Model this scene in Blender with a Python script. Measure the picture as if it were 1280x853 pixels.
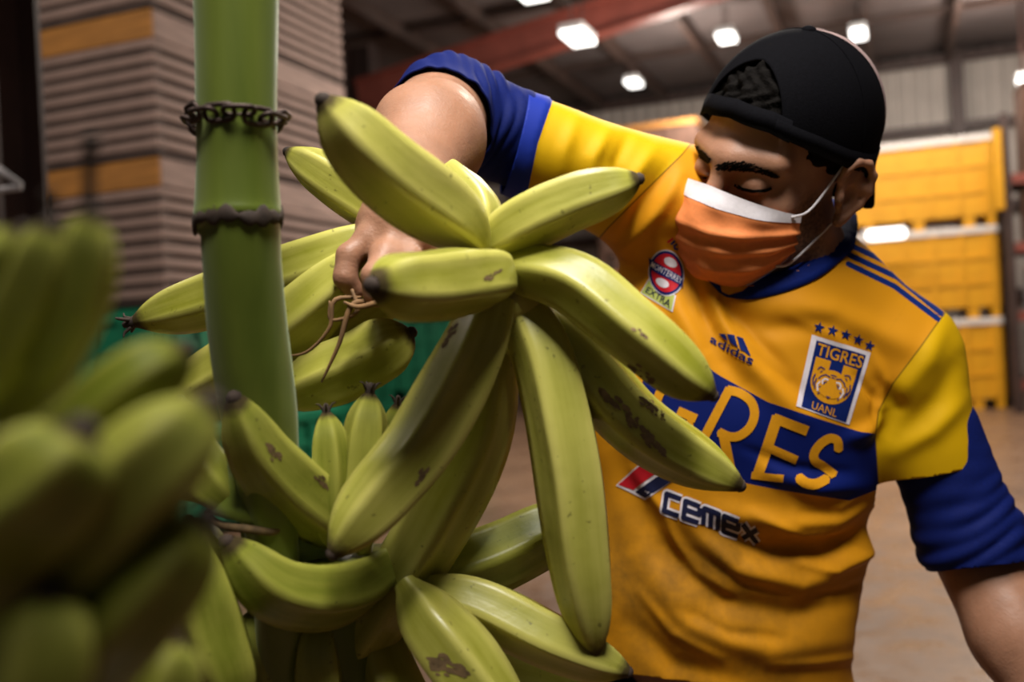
import bpy, bmesh, math, random
import numpy as np
from mathutils import Vector, Matrix
from mathutils.bvhtree import BVHTree

random.seed(7)
rng = np.random.default_rng(7)
for o in list(bpy.data.objects):
    bpy.data.objects.remove(o, do_unlink=True)
scene = bpy.context.scene
COL = scene.collection

# ------------------------------------------------------------------ camera, world, lights, exposure
F = 1244.0                     # focal length in pixels of the 1280 x 853 frame (35 mm on full frame)
TH = math.radians(3.0)         # slight roll of the hand-held camera
CAM_H = 1.15
CT, ST = math.cos(TH), math.sin(TH)
camd = bpy.data.cameras.new('camera')
camd.sensor_width = 36.0
camd.lens = 36.0 * F / 1280.0
camd.clip_start = 0.02
camd.clip_end = 200
camd.dof.use_dof = True
camd.dof.focus_distance = 0.83
camd.dof.aperture_fstop = 4.0
cam = bpy.data.objects.new('camera', camd)
COL.objects.link(cam)
cam.matrix_world = Matrix(((CT, ST, 0, 0), (0, 0, -1, 0), (-ST, CT, 0, CAM_H), (0, 0, 0, 1)))
scene.camera = cam

world = bpy.data.worlds.new('world')
scene.world = world
world.use_nodes = True
world.node_tree.nodes['Background'].inputs[0].default_value = (0.93, 0.96, 1.0, 1)
world.node_tree.nodes['Background'].inputs[1].default_value = 0.03

scene.view_settings.view_transform = 'Standard'
scene.view_settings.look = 'None'
scene.view_settings.gamma = 1.0
scene.view_settings.use_curve_mapping = False
scene.view_settings.exposure = 0.28


def lamp(name, loc, target, size, power, color=(1, 0.95, 0.88), size_y=None):
    d = bpy.data.lights.new(name, 'AREA')
    d.shape = 'RECTANGLE'
    d.size = size
    d.size_y = size_y or size
    d.energy = power
    d.color = color
    o = bpy.data.objects.new(name, d)
    COL.objects.link(o)
    o.location = loc
    o.rotation_euler = (Vector(target) - Vector(loc)).to_track_quat('-Z', 'Y').to_euler()
    return o


# unseen top light added for downward falloff, and area lights filling the hall
lamp('added_top_light', (0.08, 0.52, 2.75), (0.15, 0.72, 1.1), 0.75, 30, (1.0, 0.96, 0.90))
sp = bpy.data.lights.new('added_vignette_spot', 'SPOT')     # unseen spot added so its soft cone edge darkens the surroundings
sp.energy = 230
sp.spot_size = math.radians(32)
sp.spot_blend = 1.0
sp.shadow_soft_size = 0.30
sp.color = (1.0, 0.96, 0.90)
spo = bpy.data.objects.new('added_vignette_spot', sp)
COL.objects.link(spo)
spo.location = (0.15, -0.30, 3.0)
spo.rotation_euler = (Vector((0.09, 0.80, 1.30)) - Vector(spo.location)).to_track_quat('-Z', 'Y').to_euler()
lamp('hall_fill_light', (2.2, 6.5, 5.2), (2.2, 6.5, 0.0), 1.2, 190, (1.0, 0.90, 0.78))
lamp('hall_fill_light', (-3.4, 2.0, 4.6), (-3.0, 6.5, 2.2), 0.9, 95, (1.0, 0.90, 0.80))  # unseen light added to brighten the crate fronts
lamp('hall_fill_light', (4.6, 11.0, 5.2), (4.6, 12.8, 1.0), 1.4, 130, (1.0, 0.92, 0.82))


def point_fill(loc, power):
    d = bpy.data.lights.new('added_point_light', 'POINT')
    d.energy = power
    d.shadow_soft_size = 0.25
    d.color = (1.0, 0.90, 0.80)
    o = bpy.data.objects.new('added_point_light', d)
    COL.objects.link(o)
    o.location = loc


# unseen point lights added to brighten the roof, girder and back wall
point_fill((2.6, 13.5, 4.3), 110)
point_fill((5.2, 9.5, 4.4), 60)
point_fill((1.5, 10.8, 3.9), 80)
point_fill((6.6, 13.0, 4.5), 110)
lamp('hall_fill_light', (1.6, 8.6, 5.1), (1.6, 8.6, 0.0), 1.2, 150, (1.0, 0.90, 0.80))  # unseen light added to brighten the floor


def P(px, py, d):
    xc = (px - 640.0) / F * d
    yc = (426.5 - py) / F * d
    return np.array([xc * CT + yc * ST, d, CAM_H - xc * ST + yc * CT])


def V(px, py, d):
    return Vector(P(px, py, d))


def project(pts):
    pts = np.asarray(pts, float)
    x = pts[:, 0]
    z = pts[:, 2] - CAM_H
    d = np.maximum(pts[:, 1], 1e-3)
    xi = x * CT - z * ST
    yi = x * ST + z * CT
    return np.stack([640 + F * xi / d, 426.5 - F * yi / d], 1)


# building axes: purlins and bins run along AX (into depth, turned right), rafters along BX
PHI = math.radians(21.4)
AX = np.array([math.sin(PHI), math.cos(PHI), 0.0])
BX = np.array([math.cos(PHI), -math.sin(PHI), 0.0])


# ------------------------------------------------------------------ materials
def new_mat(name):
    m = bpy.data.materials.new(name)
    m.use_nodes = True
    nt = m.node_tree
    b = nt.nodes['Principled BSDF']
    return m, nt, b


def N(nt, typ, **kw):
    n = nt.nodes.new(typ)
    for k, v in kw.items():
        setattr(n, k, v)
    return n


def mixcol(nt, fac, a, b):
    n = nt.nodes.new('ShaderNodeMix')
    n.data_type = 'RGBA'
    for sock, val in ((n.inputs[0], fac), (n.inputs[6], a), (n.inputs[7], b)):
        if hasattr(val, 'is_output'):
            nt.links.new(val, sock)
        elif isinstance(val, tuple):
            sock.default_value = (*val[:3], 1)
        else:
            sock.default_value = val
    return n.outputs[2]


def math_node(nt, op, a, b=0.0, c=None):
    n = nt.nodes.new('ShaderNodeMath')
    n.operation = op
    for i, v in enumerate((a, b, c)):
        if v is None:
            continue
        if hasattr(v, 'is_output'):
            nt.links.new(v, n.inputs[i])
        else:
            n.inputs[i].default_value = v
    return n.outputs[0]


def noise(nt, scale, detail=3.0, rough=0.55, coord='Object', mscale=None):
    tc = nt.nodes.new('ShaderNodeTexCoord')
    n = nt.nodes.new('ShaderNodeTexNoise')
    n.inputs['Scale'].default_value = scale
    n.inputs['Detail'].default_value = detail
    n.inputs['Roughness'].default_value = rough
    out = tc.outputs[coord]
    if mscale:
        mp = nt.nodes.new('ShaderNodeMapping')
        mp.inputs['Scale'].default_value = mscale
        nt.links.new(out, mp.inputs[0])
        out = mp.outputs[0]
    nt.links.new(out, n.inputs['Vector'])
    return n.outputs['Fac']


def ramp(nt, fac, stops):
    r = nt.nodes.new('ShaderNodeValToRGB')
    els = r.color_ramp.elements
    while len(els) < len(stops):
        els.new(0.5)
    for e, (p, c) in zip(els, stops):
        e.position = p
        e.color = (c, c, c, 1) if not isinstance(c, tuple) else (*c[:3], 1)
    nt.links.new(fac, r.inputs[0])
    return r.outputs[0]


def bump(nt, b, height, strength=0.3, dist=0.002):
    n = nt.nodes.new('ShaderNodeBump')
    n.inputs['Strength'].default_value = strength
    n.inputs['Distance'].default_value = dist
    nt.links.new(height, n.inputs['Height'])
    nt.links.new(n.outputs[0], b.inputs['Normal'])


def attr(nt, name):
    a = nt.nodes.new('ShaderNodeAttribute')
    a.attribute_name = name
    return a.outputs['Fac']


def simple(name, col, rough=0.6, var=0.25, scale=8.0, metal=0.0, bstr=0.15, bdist=0.002, mscale=None, spec=0.5):
    m, nt, b = new_mat(name)
    n = noise(nt, scale, 4, 0.6, mscale=mscale)
    lo = tuple(c * (1 - var) for c in col)
    hi = tuple(min(1, c * (1 + var)) for c in col)
    c = ramp(nt, n, [(0.3, lo), (0.7, hi)])
    nt.links.new(c, b.inputs['Base Color'])
    b.inputs['Roughness'].default_value = rough
    b.inputs['Metallic'].default_value = metal
    b.inputs['Specular IOR Level'].default_value = spec
    if bstr:
        bump(nt, b, n, bstr, bdist)
    return m


def emit(name, col, strength):
    m, nt, b = new_mat(name)
    b.inputs['Base Color'].default_value = (0.8, 0.8, 0.8, 1)
    b.inputs['Emission Color'].default_value = (*col, 1)
    b.inputs['Emission Strength'].default_value = strength
    return m


def banana_mat(name, green, yel):
    m, nt, b = new_mat(name)
    oi = N(nt, 'ShaderNodeObjectInfo')
    t = attr(nt, 'along')
    ridge = attr(nt, 'ridge')
    n1 = noise(nt, 20, 3)
    # streaks that run along the fruit
    cx = N(nt, 'ShaderNodeCombineXYZ')
    nt.links.new(attr(nt, 'ang_c'), cx.inputs[0])
    nt.links.new(attr(nt, 'ang_s'), cx.inputs[1])
    nt.links.new(math_node(nt, 'ADD', math_node(nt, 'MULTIPLY', t, 0.9), math_node(nt, 'MULTIPLY', oi.outputs['Random'], 50.0)), cx.inputs[2])
    sn = N(nt, 'ShaderNodeTexNoise')
    sn.inputs['Scale'].default_value = 3.0
    sn.inputs['Detail'].default_value = 4
    nt.links.new(cx.outputs[0], sn.inputs['Vector'])
    streak = math_node(nt, 'SUBTRACT', sn.outputs['Fac'], 0.5)
    f = math_node(nt, 'ADD', math_node(nt, 'MULTIPLY', ridge, 0.42), math_node(nt, 'MULTIPLY', math_node(nt, 'SUBTRACT', n1, 0.5), 0.7))
    f = math_node(nt, 'ADD', f, math_node(nt, 'MULTIPLY', streak, 0.6))
    f = math_node(nt, 'ADD', f, math_node(nt, 'MULTIPLY', math_node(nt, 'SUBTRACT', oi.outputs['Random'], 0.5), 0.35))
    f = math_node(nt, 'ADD', f, 0.30)
    nt.nodes[-1].use_clamp = True
    c = mixcol(nt, f, green, yel)
    # tiny dark flecks
    n2 = noise(nt, 170, 2)
    c = mixcol(nt, ramp(nt, n2, [(0.68, 0.0), (0.74, 0.55)]), c, (0.07, 0.06, 0.012))
    # brown scuffs, mostly on the ridges
    n3 = noise(nt, 34, 5, 0.75)
    sc = math_node(nt, 'ADD', n3, math_node(nt, 'MULTIPLY', ridge, 0.06))
    c = mixcol(nt, ramp(nt, sc, [(0.725, 0.0), (0.775, 0.8)]), c, (0.075, 0.042, 0.016))
    # withered flower end
    tn = math_node(nt, 'ADD', t, math_node(nt, 'MULTIPLY', math_node(nt, 'SUBTRACT', n3, 0.5), 0.08))
    c = mixcol(nt, ramp(nt, tn, [(0.945, 0.0), (0.985, 0.92)]), c, (0.045, 0.026, 0.016))
    nt.links.new(c, b.inputs['Base Color'])
    nt.links.new(ramp(nt, t, [(0.82, 0.34), (0.95, 0.85)]), b.inputs['Roughness'])
    nt.links.new(ramp(nt, t, [(0.82, 0.45), (0.95, 0.10)]), b.inputs['Specular IOR Level'])
    bump(nt, b, math_node(nt, 'ADD', noise(nt, 120, 3), math_node(nt, 'MULTIPLY', sn.outputs['Fac'], 1.5)), 0.12, 0.0015)
    return m


def cloth_mat():
    """the jersey: gold body, lemon sleeves, blue band, cuffs and shoulder stripes, grease stains and painted shade low down"""
    m, nt, b = new_mat('jersey_cloth')

    def mask(nm):
        return math_node(nt, 'GREATER_THAN', attr(nt, nm), 0.0)
    gold = (0.60, 0.248, 0.006)
    lemon = (0.62, 0.36, 0.002)
    blue = (0.002, 0.009, 0.105)
    c = mixcol(nt, mask('sleeve'), gold, lemon)
    n = noise(nt, 9, 5, 0.65)
    st = math_node(nt, 'MULTIPLY', ramp(nt, n, [(0.34, 0.0), (0.68, 0.9)]), attr(nt, 'grime_shade'))
    c = mixcol(nt, st, c, (0.085, 0.044, 0.008))
    c = mixcol(nt, math_node(nt, 'LESS_THAN', math_node(nt, 'ABSOLUTE', attr(nt, 'seam')), 1.0), c, (0.24, 0.125, 0.004))
    c = mixcol(nt, mask('band'), c, blue)
    c = mixcol(nt, mask('stripe'), c, (0.004, 0.020, 0.14))
    c = mixcol(nt, mask('cuff'), c, (0.010, 0.028, 0.27))
    nt.links.new(c, b.inputs['Base Color'])
    b.inputs['Roughness'].default_value = 0.62
    b.inputs['Specular IOR Level'].default_value = 0.15
    bump(nt, b, noise(nt, 700, 1), 0.10, 0.0006)
    return m


def skin_mat():
    m, nt, b = new_mat('skin')
    base = (0.335, 0.165, 0.098)
    n = noise(nt, 30, 4)
    c = ramp(nt, n, [(0.3, tuple(x * 0.85 for x in base)), (0.7, tuple(x * 1.1 for x in base))])
    n2 = noise(nt, 260, 2)
    bd = math_node(nt, 'MULTIPLY', attr(nt, 'beard_shade'), ramp(nt, n2, [(0.35, 0.45), (0.65, 1.0)]))
    c = mixcol(nt, bd, c, (0.030, 0.020, 0.016))
    nt.links.new(c, b.inputs['Base Color'])
    b.inputs['Roughness'].default_value = 0.5
    b.inputs['Specular IOR Level'].default_value = 0.35
    b.inputs['Subsurface Weight'].default_value = 0.12
    b.inputs['Subsurface Radius'].default_value = (0.012, 0.005, 0.003)
    b.inputs['Subsurface Scale'].default_value = 1.0
    hb = math_node(nt, 'ADD', noise(nt, 420, 3), math_node(nt, 'MULTIPLY', noise(nt, 70, 4, 0.6), 1.6))
    bump(nt, b, hb, 0.22, 0.0016)
    nt.links.new(ramp(nt, noise(nt, 45, 4), [(0.35, 0.42), (0.65, 0.60)]), b.inputs['Roughness'])
    return m


M = {}
M['banana'] = banana_mat('plantain_skin', (0.245, 0.25, 0.018), (0.63, 0.57, 0.15))
M['banana_green_shaded'] = banana_mat('green_shaded_plantain_skin', (0.155, 0.180, 0.014), (0.46, 0.44, 0.085))  # greener copy of the skin, with shade darkening put into its colour
M['jersey'] = cloth_mat()
M['skin'] = skin_mat()
M['tip'] = simple('withered_tip', (0.040, 0.024, 0.016), 0.85, 0.4, 120)
M['scar'] = simple('brown_scar', (0.15, 0.092, 0.036), 0.75, 0.4, 150)
M['dry'] = simple('dry_bract', (0.20, 0.105, 0.040), 0.8, 0.4, 90)
M['blue'] = simple('royal_blue_knit', (0.0025, 0.009, 0.095), 0.75, 0.12, 300, bstr=0.2, bdist=0.0008, spec=0.15)
M['collar'] = simple('blue_rib', (0.003, 0.014, 0.14), 0.75, 0.12, 300, bstr=0.2, bdist=0.0008, spec=0.15)
M['cap'] = simple('black_cap_cloth', (0.0030, 0.0028, 0.0040), 0.9, 0.3, 500, bstr=0.35, bdist=0.001, spec=0.06)
M['cap_light'] = simple('pale_cap_panel', (0.30, 0.20, 0.19), 0.8, 0.1, 300)
M['hair'] = simple('black_hair', (0.005, 0.004, 0.0035), 0.85, 0.3, 300, bstr=0.6, bdist=0.003, spec=0.06)
M['mask'] = simple('orange_mask_cloth', (0.82, 0.25, 0.070), 0.75, 0.06, 160, bstr=0.25, bdist=0.0012)
M['mask_white'] = simple('white_mask_edge', (0.72, 0.67, 0.70), 0.75, 0.05, 200)
M['trouser'] = simple('black_trouser_cloth', (0.012, 0.012, 0.016), 0.85, 0.3, 100)
M['shoe'] = simple('dark_boot', (0.02, 0.016, 0.014), 0.6, 0.3, 40)
M['chain'] = simple('dark_rusty_iron', (0.055, 0.034, 0.028), 0.55, 0.5, 90, metal=0.6, bstr=0.5)
M['p_blue'] = simple('print_blue', (0.003, 0.014, 0.11), 0.6, 0.05, 300, bstr=0, spec=0.15)
M['p_navy'] = simple('print_navy', (0.010, 0.012, 0.040), 0.6, 0.05, 300, bstr=0, spec=0.15)
M['p_white'] = simple('print_white', (0.66, 0.60, 0.64), 0.6, 0.05, 300, bstr=0, spec=0.15)
M['p_red'] = simple('print_red', (0.46, 0.012, 0.020), 0.6, 0.05, 300, bstr=0, spec=0.15)
M['p_gold'] = simple('print_gold', (0.60, 0.26, 0.008), 0.6, 0.05, 300, bstr=0, spec=0.15)
M['p_lime'] = simple('print_lime', (0.42, 0.47, 0.11), 0.6, 0.05, 300, bstr=0, spec=0.15)


# ------------------------------------------------------------------ object helpers
def link(name, me, mat=None, parent=None):
    o = bpy.data.objects.new(name, me)
    COL.objects.link(o)
    if mat is not None and me is not None and not me.materials:
        for mm in (mat if isinstance(mat, (list, tuple)) else [mat]):
            me.materials.append(mm)
    if parent is not None:
        o.parent = parent
        o.matrix_parent_inverse = Matrix.Translation(-parent.location) if parent.parent is None else \
            (Matrix.Translation(-parent.parent.location))
    return o


def tag(o, label=None, cat=None, group=None, kind=None):
    if label: o['label'] = label
    if cat: o['category'] = cat
    if group: o['group'] = group
    if kind: o['kind'] = kind
    return o


def empty(name, loc):
    o = bpy.data.objects.new(name, None)
    o.empty_display_size = 0.1
    COL.objects.link(o)
    o.location = Vector(loc)
    return o


def part(name, me, mat, parent):
    """a part whose mesh is in world coordinates; the root Empty only translates"""
    root = parent
    off = Vector((0, 0, 0))
    p = parent
    while p is not None:
        off += p.location
        p = p.parent
    o = bpy.data.objects.new(name, me)
    COL.objects.link(o)
    if mat is not None and not me.materials:
        for mm in (mat if isinstance(mat, (list, tuple)) else [mat]):
            me.materials.append(mm)
    o.parent = root
    o.location = -off
    return o


def mesh_np(name, verts, faces, smooth=True):
    me = bpy.data.meshes.new(name)
    me.from_pydata([tuple(v) for v in np.asarray(verts, float)], [], [tuple(int(i) for i in f) for f in faces])
    if smooth:
        me.polygons.foreach_set('use_smooth', [True] * len(me.polygons))
    me.update()
    return me


def quads_np(name, verts, quads, smooth=True):
    """fast path for large all-quad meshes"""
    verts = np.asarray(verts, np.float32)
    quads = np.asarray(quads, np.int32)
    me = bpy.data.meshes.new(name)
    me.vertices.add(len(verts))
    me.vertices.foreach_set('co', verts.ravel())
    me.loops.add(quads.size)
    me.loops.foreach_set('vertex_index', quads.ravel())
    me.polygons.add(len(quads))
    me.polygons.foreach_set('loop_start', np.arange(0, quads.size, 4, dtype=np.int32))
    me.update(calc_edges=True)
    me.validate()
    if smooth:
        me.polygons.foreach_set('use_smooth', [True] * len(me.polygons))
    return me


def set_attr(me, name, vals):
    a = me.attributes.new(name, 'FLOAT', 'POINT')
    a.data.foreach_set('value', np.asarray(vals, np.float32))


def box_data(cx, cy, cz, bevel=0.0):
    return None


_boxcache = {}


def box_mesh(sx, sy, sz, bev=0.0, mat=None):
    key = (round(sx, 4), round(sy, 4), round(sz, 4), round(bev, 4), mat.name if mat else '')
    if key in _boxcache:
        return _boxcache[key]
    bm = bmesh.new()
    bmesh.ops.create_cube(bm, size=1.0)
    bmesh.ops.scale(bm, vec=(sx, sy, sz), verts=bm.verts)
    if bev > 0:
        bmesh.ops.bevel(bm, geom=list(bm.edges), offset=bev, segments=1, affect='EDGES')
    me = bpy.data.meshes.new('box')
    bm.to_mesh(me)
    bm.free()
    if mat:
        me.materials.append(mat)
    _boxcache[key] = me
    return me


def box_at(name, centre, size, mat, parent=None, rotz=0.0, bev=0.0, rot=None):
    """box as an object of its own; centre relative to parent"""
    o = bpy.data.objects.new(name, box_mesh(*size, bev, mat))
    COL.objects.link(o)
    o.parent = parent
    o.location = Vector(centre)
    o.rotation_euler = rot if rot else (0, 0, rotz)
    return o


def frames_along(pts):
    pts = np.asarray(pts, float)
    n = len(pts)
    T = np.gradient(pts, axis=0)
    T /= np.linalg.norm(T, axis=1)[:, None]
    up = np.array([0.0, 0.0, 1.0]) if abs(T[0][2]) < 0.9 else np.array([1.0, 0, 0])
    U = np.zeros_like(T)
    u = up - T[0] * (up @ T[0])
    u /= np.linalg.norm(u)
    U[0] = u
    for i in range(1, n):
        u = U[i - 1] - T[i] * (U[i - 1] @ T[i])
        U[i] = u / np.linalg.norm(u)
    W = np.cross(T, U)
    return T, U, W


def catmull(ctrl, n):
    c = np.asarray(ctrl, float)
    if len(c) == 2:
        t = np.linspace(0, 1, n)[:, None]
        return c[0] * (1 - t) + c[1] * t
    e = np.vstack([2 * c[0] - c[1], c, 2 * c[-1] - c[-2]])
    seg = len(c) - 1
    out = []
    for s in np.linspace(0, seg, n):
        i = min(int(s), seg - 1)
        t = s - i
        p0, p1, p2, p3 = e[i], e[i + 1], e[i + 2], e[i + 3]
        out.append(0.5 * ((2 * p1) + (-p0 + p2) * t + (2 * p0 - 5 * p1 + 4 * p2 - p3) * t * t + (-p0 + 3 * p1 - 3 * p2 + p3) * t ** 3))
    return np.array(out)


def tube(name, ctrl, radii, seg=12, n=24, closed_ends=True):
    pts = catmull(ctrl, n)
    rr = np.interp(np.linspace(0, 1, n), np.linspace(0, 1, len(radii)), radii)
    T, U, W = frames_along(pts)
    a = np.linspace(0, 2 * np.pi, seg, endpoint=False)
    ring = np.cos(a)[None, :, None] * U[:, None, :] + np.sin(a)[None, :, None] * W[:, None, :]
    v = pts[:, None, :] + ring * rr[:, None, None]
    verts = v.reshape(-1, 3)
    faces = []
    for i in range(n - 1):
        for j in range(seg):
            k = (j + 1) % seg
            faces.append((i * seg + j, i * seg + k, (i + 1) * seg + k, (i + 1) * seg + j))
    if closed_ends:
        faces.append(tuple(range(seg))[::-1])
        faces.append(tuple((n - 1) * seg + j for j in range(seg)))
    return mesh_np(name, verts, faces)


# ------------------------------------------------------------------ distance fields and surface nets
class Field:
    def __init__(self, lo, hi, h):
        self.lo = np.asarray(lo, float)
        self.h = h
        self.n = np.ceil((np.asarray(hi, float) - self.lo) / h).astype(int) + 1
        self.f = np.full(self.n, 1.0, np.float32)
        self.ax = [self.lo[i] + np.arange(self.n[i]) * h for i in range(3)]

    def _slice(self, lo, hi):
        s = []
        for i in range(3):
            a = max(0, int((lo[i] - self.lo[i]) / self.h) - 1)
            b = min(self.n[i], int((hi[i] - self.lo[i]) / self.h) + 2)
            if b <= a:
                return None, None
            s.append(slice(a, b))
        X = np.stack(np.meshgrid(*[self.ax[i][s[i]] for i in range(3)], indexing='ij'), -1).astype(np.float32)
        return tuple(s), X

    def _apply(self, s, d, k, sub):
        g = self.f[s]
        if sub:
            d2 = -d
            if k > 0:
                hh = np.clip(0.5 - 0.5 * (d2 - g) / k * -1.0, 0, 1)
                hh = np.clip(0.5 + 0.5 * (d2 - g) / k, 0, 1)
                r = g * (1 - hh) + d2 * hh + k * hh * (1 - hh)
            else:
                r = np.maximum(g, d2)
        else:
            if k > 0:
                hh = np.clip(0.5 + 0.5 * (g - d) / k, 0, 1)
                r = g * (1 - hh) + d * hh - k * hh * (1 - hh)
            else:
                r = np.minimum(g, d)
        self.f[s] = r

    def ell(self, c, r, R=None, k=0.02, sub=False):
        c = np.asarray(c, float)
        r = np.asarray(r, float)
        m = r.max() + k + 0.03
        s, X = self._slice(c - m, c + m)
        if s is None: return
        q = X - c.astype(np.float32)
        if R is not None:
            q = q @ np.asarray(R, np.float32)
        k0 = np.sqrt(((q / r) ** 2).sum(-1))
        k1 = np.sqrt(((q / (r * r)) ** 2).sum(-1)) + 1e-9
        self._apply(s, (k0 * (k0 - 1) / k1).astype(np.float32), k, sub)

    def cap(self, a, b, ra, rb, k=0.02, sub=False, flat=None):
        a = np.asarray(a, float)
        b = np.asarray(b, float)
        m = max(ra, rb) + k + 0.03
        s, X = self._slice(np.minimum(a, b) - m, np.maximum(a, b) + m)
        if s is None: return
        ab = b - a
        q = X - a.astype(np.float32)
        t = np.clip((q @ ab.astype(np.float32)) / (ab @ ab), 0, 1)
        dv = q - t[..., None] * ab.astype(np.float32)
        if flat is not None:
            ax, fac = flat
            ax = np.asarray(ax, np.float32)
            ax = ax / np.linalg.norm(ax)
            comp = dv @ ax
            dv = dv + (comp * (1.0 / fac - 1.0))[..., None] * ax
        d = np.sqrt((dv ** 2).sum(-1)) - (ra + (rb - ra) * t)
        self._apply(s, d.astype(np.float32), k, sub)

    def nets(self):
        f = self.f
        n = self.n
        ins = f < 0
        c = ins[:-1, :-1, :-1].astype(np.int8)
        cnt = np.zeros(tuple(n - 1), np.int8)
        for dx in (0, 1):
            for dy in (0, 1):
                for dz in (0, 1):
                    cnt += ins[dx:n[0] - 1 + dx, dy:n[1] - 1 + dy, dz:n[2] - 1 + dz]
        act = (cnt > 0) & (cnt < 8)
        cells = np.argwhere(act)
        idx = np.full(tuple(n - 1), -1, np.int64)
        idx[act] = np.arange(len(cells))
        acc = np.zeros((len(cells), 3))
        num = np.zeros(len(cells))
        corners = [(dx, dy, dz) for dx in (0, 1) for dy in (0, 1) for dz in (0, 1)]
        vals = {cr: f[cells[:, 0] + cr[0], cells[:, 1] + cr[1], cells[:, 2] + cr[2]] for cr in corners}
        for cr in corners:
            for a in range(3):
                if cr[a] == 0:
                    o = list(cr)
                    o[a] = 1
                    v0 = vals[cr]
                    v1 = vals[tuple(o)]
                    m = (v0 < 0) != (v1 < 0)
                    t = np.where(m, v0 / np.where(v0 == v1, 1, v0 - v1), 0)
                    p = np.tile(np.array(cr, float), (len(cells), 1))
                    p[:, a] += t
                    acc[m] += p[m]
                    num[m] += 1
        verts = self.lo + (cells + acc / np.maximum(num, 1)[:, None]) * self.h
        quads = []
        for a in range(3):
            b, d = (a + 1) % 3, (a + 2) % 3
            sl0 = [slice(None)] * 3
            sl1 = [slice(None)] * 3
            sl0[a] = slice(0, n[a] - 1)
            sl1[a] = slice(1, n[a])
            s0 = ins[tuple(sl0)]
            s1 = ins[tuple(sl1)]
            e = np.argwhere(s0 != s1)
            ok = (e[:, b] > 0) & (e[:, d] > 0) & (e[:, b] < n[b] - 1) & (e[:, d] < n[d] - 1)
            e = e[ok]
            if not len(e): continue
            flip = s1[e[:, 0], e[:, 1], e[:, 2]]
            ob = np.zeros(3, int); ob[b] = 1
            od = np.zeros(3, int); od[d] = 1
            q = [idx[tuple((e - x).T)] for x in (ob + od, od, np.zeros(3, int), ob)]
            q = np.stack(q, 1)
            q[flip] = q[flip][:, ::-1]
            quads.append(q)
        quads = np.vstack(quads)
        quads = quads[(quads >= 0).all(1)]
        return verts, quads


def vert_normals(verts, quads):
    p = verts[quads]
    n = np.cross(p[:, 2] - p[:, 0], p[:, 3] - p[:, 1])
    out = np.zeros_like(verts)
    for i in range(4):
        np.add.at(out, quads[:, i], n)
    return out / (np.linalg.norm(out, axis=1)[:, None] + 1e-12)


def relax(verts, quads, it=2, lam=0.5):
    v = verts.copy()
    e = np.vstack([quads[:, [0, 1]], quads[:, [1, 2]], quads[:, [2, 3]], quads[:, [3, 0]]])
    deg = np.bincount(e.ravel(), minlength=len(v)).astype(float)
    for _ in range(it):
        s = np.zeros_like(v)
        np.add.at(s, e[:, 0], v[e[:, 1]])
        np.add.at(s, e[:, 1], v[e[:, 0]])
        v = v + lam * (s / np.maximum(deg, 1)[:, None] - v)
    return v


def seg_dist(p, a, b):
    ab = b - a
    t = np.clip(((p - a) @ ab) / (ab @ ab + 1e-9), 0, 1)  # stains made heavier low down to stand in for shade
    return np.linalg.norm(p - a - t[:, None] * ab, axis=1), t


def poly_dist(p, line):
    line = np.asarray(line, float)
    best = np.full(len(p), 1e9)
    par = np.zeros(len(p))
    ns = len(line) - 1
    for i in range(ns):
        d, t = seg_dist(p, line[i], line[i + 1])
        m = d < best
        best[m] = d[m]
        par[m] = (i + t[m]) / ns
    return best, par


def rotmat(axis, deg):
    return np.array(Matrix.Rotation(math.radians(deg), 3, axis))


# ------------------------------------------------------------------ decals: flat prints hugging a surface
def resample_bm(bm, maxlen):
    for _ in range(7):
        es = [e for e in bm.edges if e.calc_length() > maxlen]
        if not es: break
        bmesh.ops.subdivide_edges(bm, edges=es, cuts=1)
        bmesh.ops.triangulate(bm, faces=[f for f in bm.faces if len(f.verts) > 3])


def polys_bm(polys):
    bm = bmesh.new()
    for poly in polys:
        vs = [bm.verts.new((float(x), float(y), 0)) for x, y in poly]
        try:
            bm.faces.new(vs)
        except ValueError:
            pass
    bmesh.ops.triangulate(bm, faces=list(bm.faces))
    return bm


def text_bm(body, bold=0.0, spacing=1.0):
    cu = bpy.data.curves.new('t', 'FONT')
    cu.body = body
    cu.size = 1.0
    cu.offset = bold
    cu.space_character = spacing
    cu.resolution_u = 3
    ob = bpy.data.objects.new('t', cu)
    COL.objects.link(ob)
    dg = bpy.context.evaluated_depsgraph_get()
    me = bpy.data.meshes.new_from_object(ob.evaluated_get(dg))
    bm = bmesh.new()
    bm.from_mesh(me)
    bpy.data.objects.remove(ob)
    bpy.data.curves.remove(cu)
    bpy.data.meshes.remove(me)
    xs = [v.co.x for v in bm.verts]
    ys = [v.co.y for v in bm.verts]
    x0, x1, y0, y1 = min(xs), max(xs), min(ys), max(ys)
    for v in bm.verts:
        v.co = ((v.co.x - x0) / (x1 - x0), (v.co.y - y0) / (y1 - y0), 0)
    bmesh.ops.triangulate(bm, faces=[f for f in bm.faces if len(f.verts) > 3])
    return bm


def map_bm(bm, fn):
    for v in bm.verts:
        x, y = fn(v.co.x, v.co.y)
        v.co = (x, y, 0)
    return bm


def quadmap(tl, tr, br, bl):
    tl, tr, br, bl = [np.array(q, float) for q in (tl, tr, br, bl)]

    def fn(u, v):
        t = tl * (1 - u) + tr * u
        b = bl * (1 - u) + br * u
        return t * (1 - v) + b * v
    return fn


def stroke(pts, w):
    """a thick polyline as quads with small round-ish joints"""
    out = []
    pts = [np.array(p, float) for p in pts]
    for a, b in zip(pts[:-1], pts[1:]):
        t = b - a
        L = np.linalg.norm(t)
        if L < 1e-6: continue
        t /= L
        n = np.array([-t[1], t[0]]) * w / 2
        out.append([a - n, b - n, b + n, a + n])
    for p in pts[1:-1]:
        out.append([p + w / 2 * np.array([math.cos(k * math.pi / 4), math.sin(k * math.pi / 4)]) for k in range(8)])
    return out


CAMO = Vector((0, 0, CAM_H))


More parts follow.
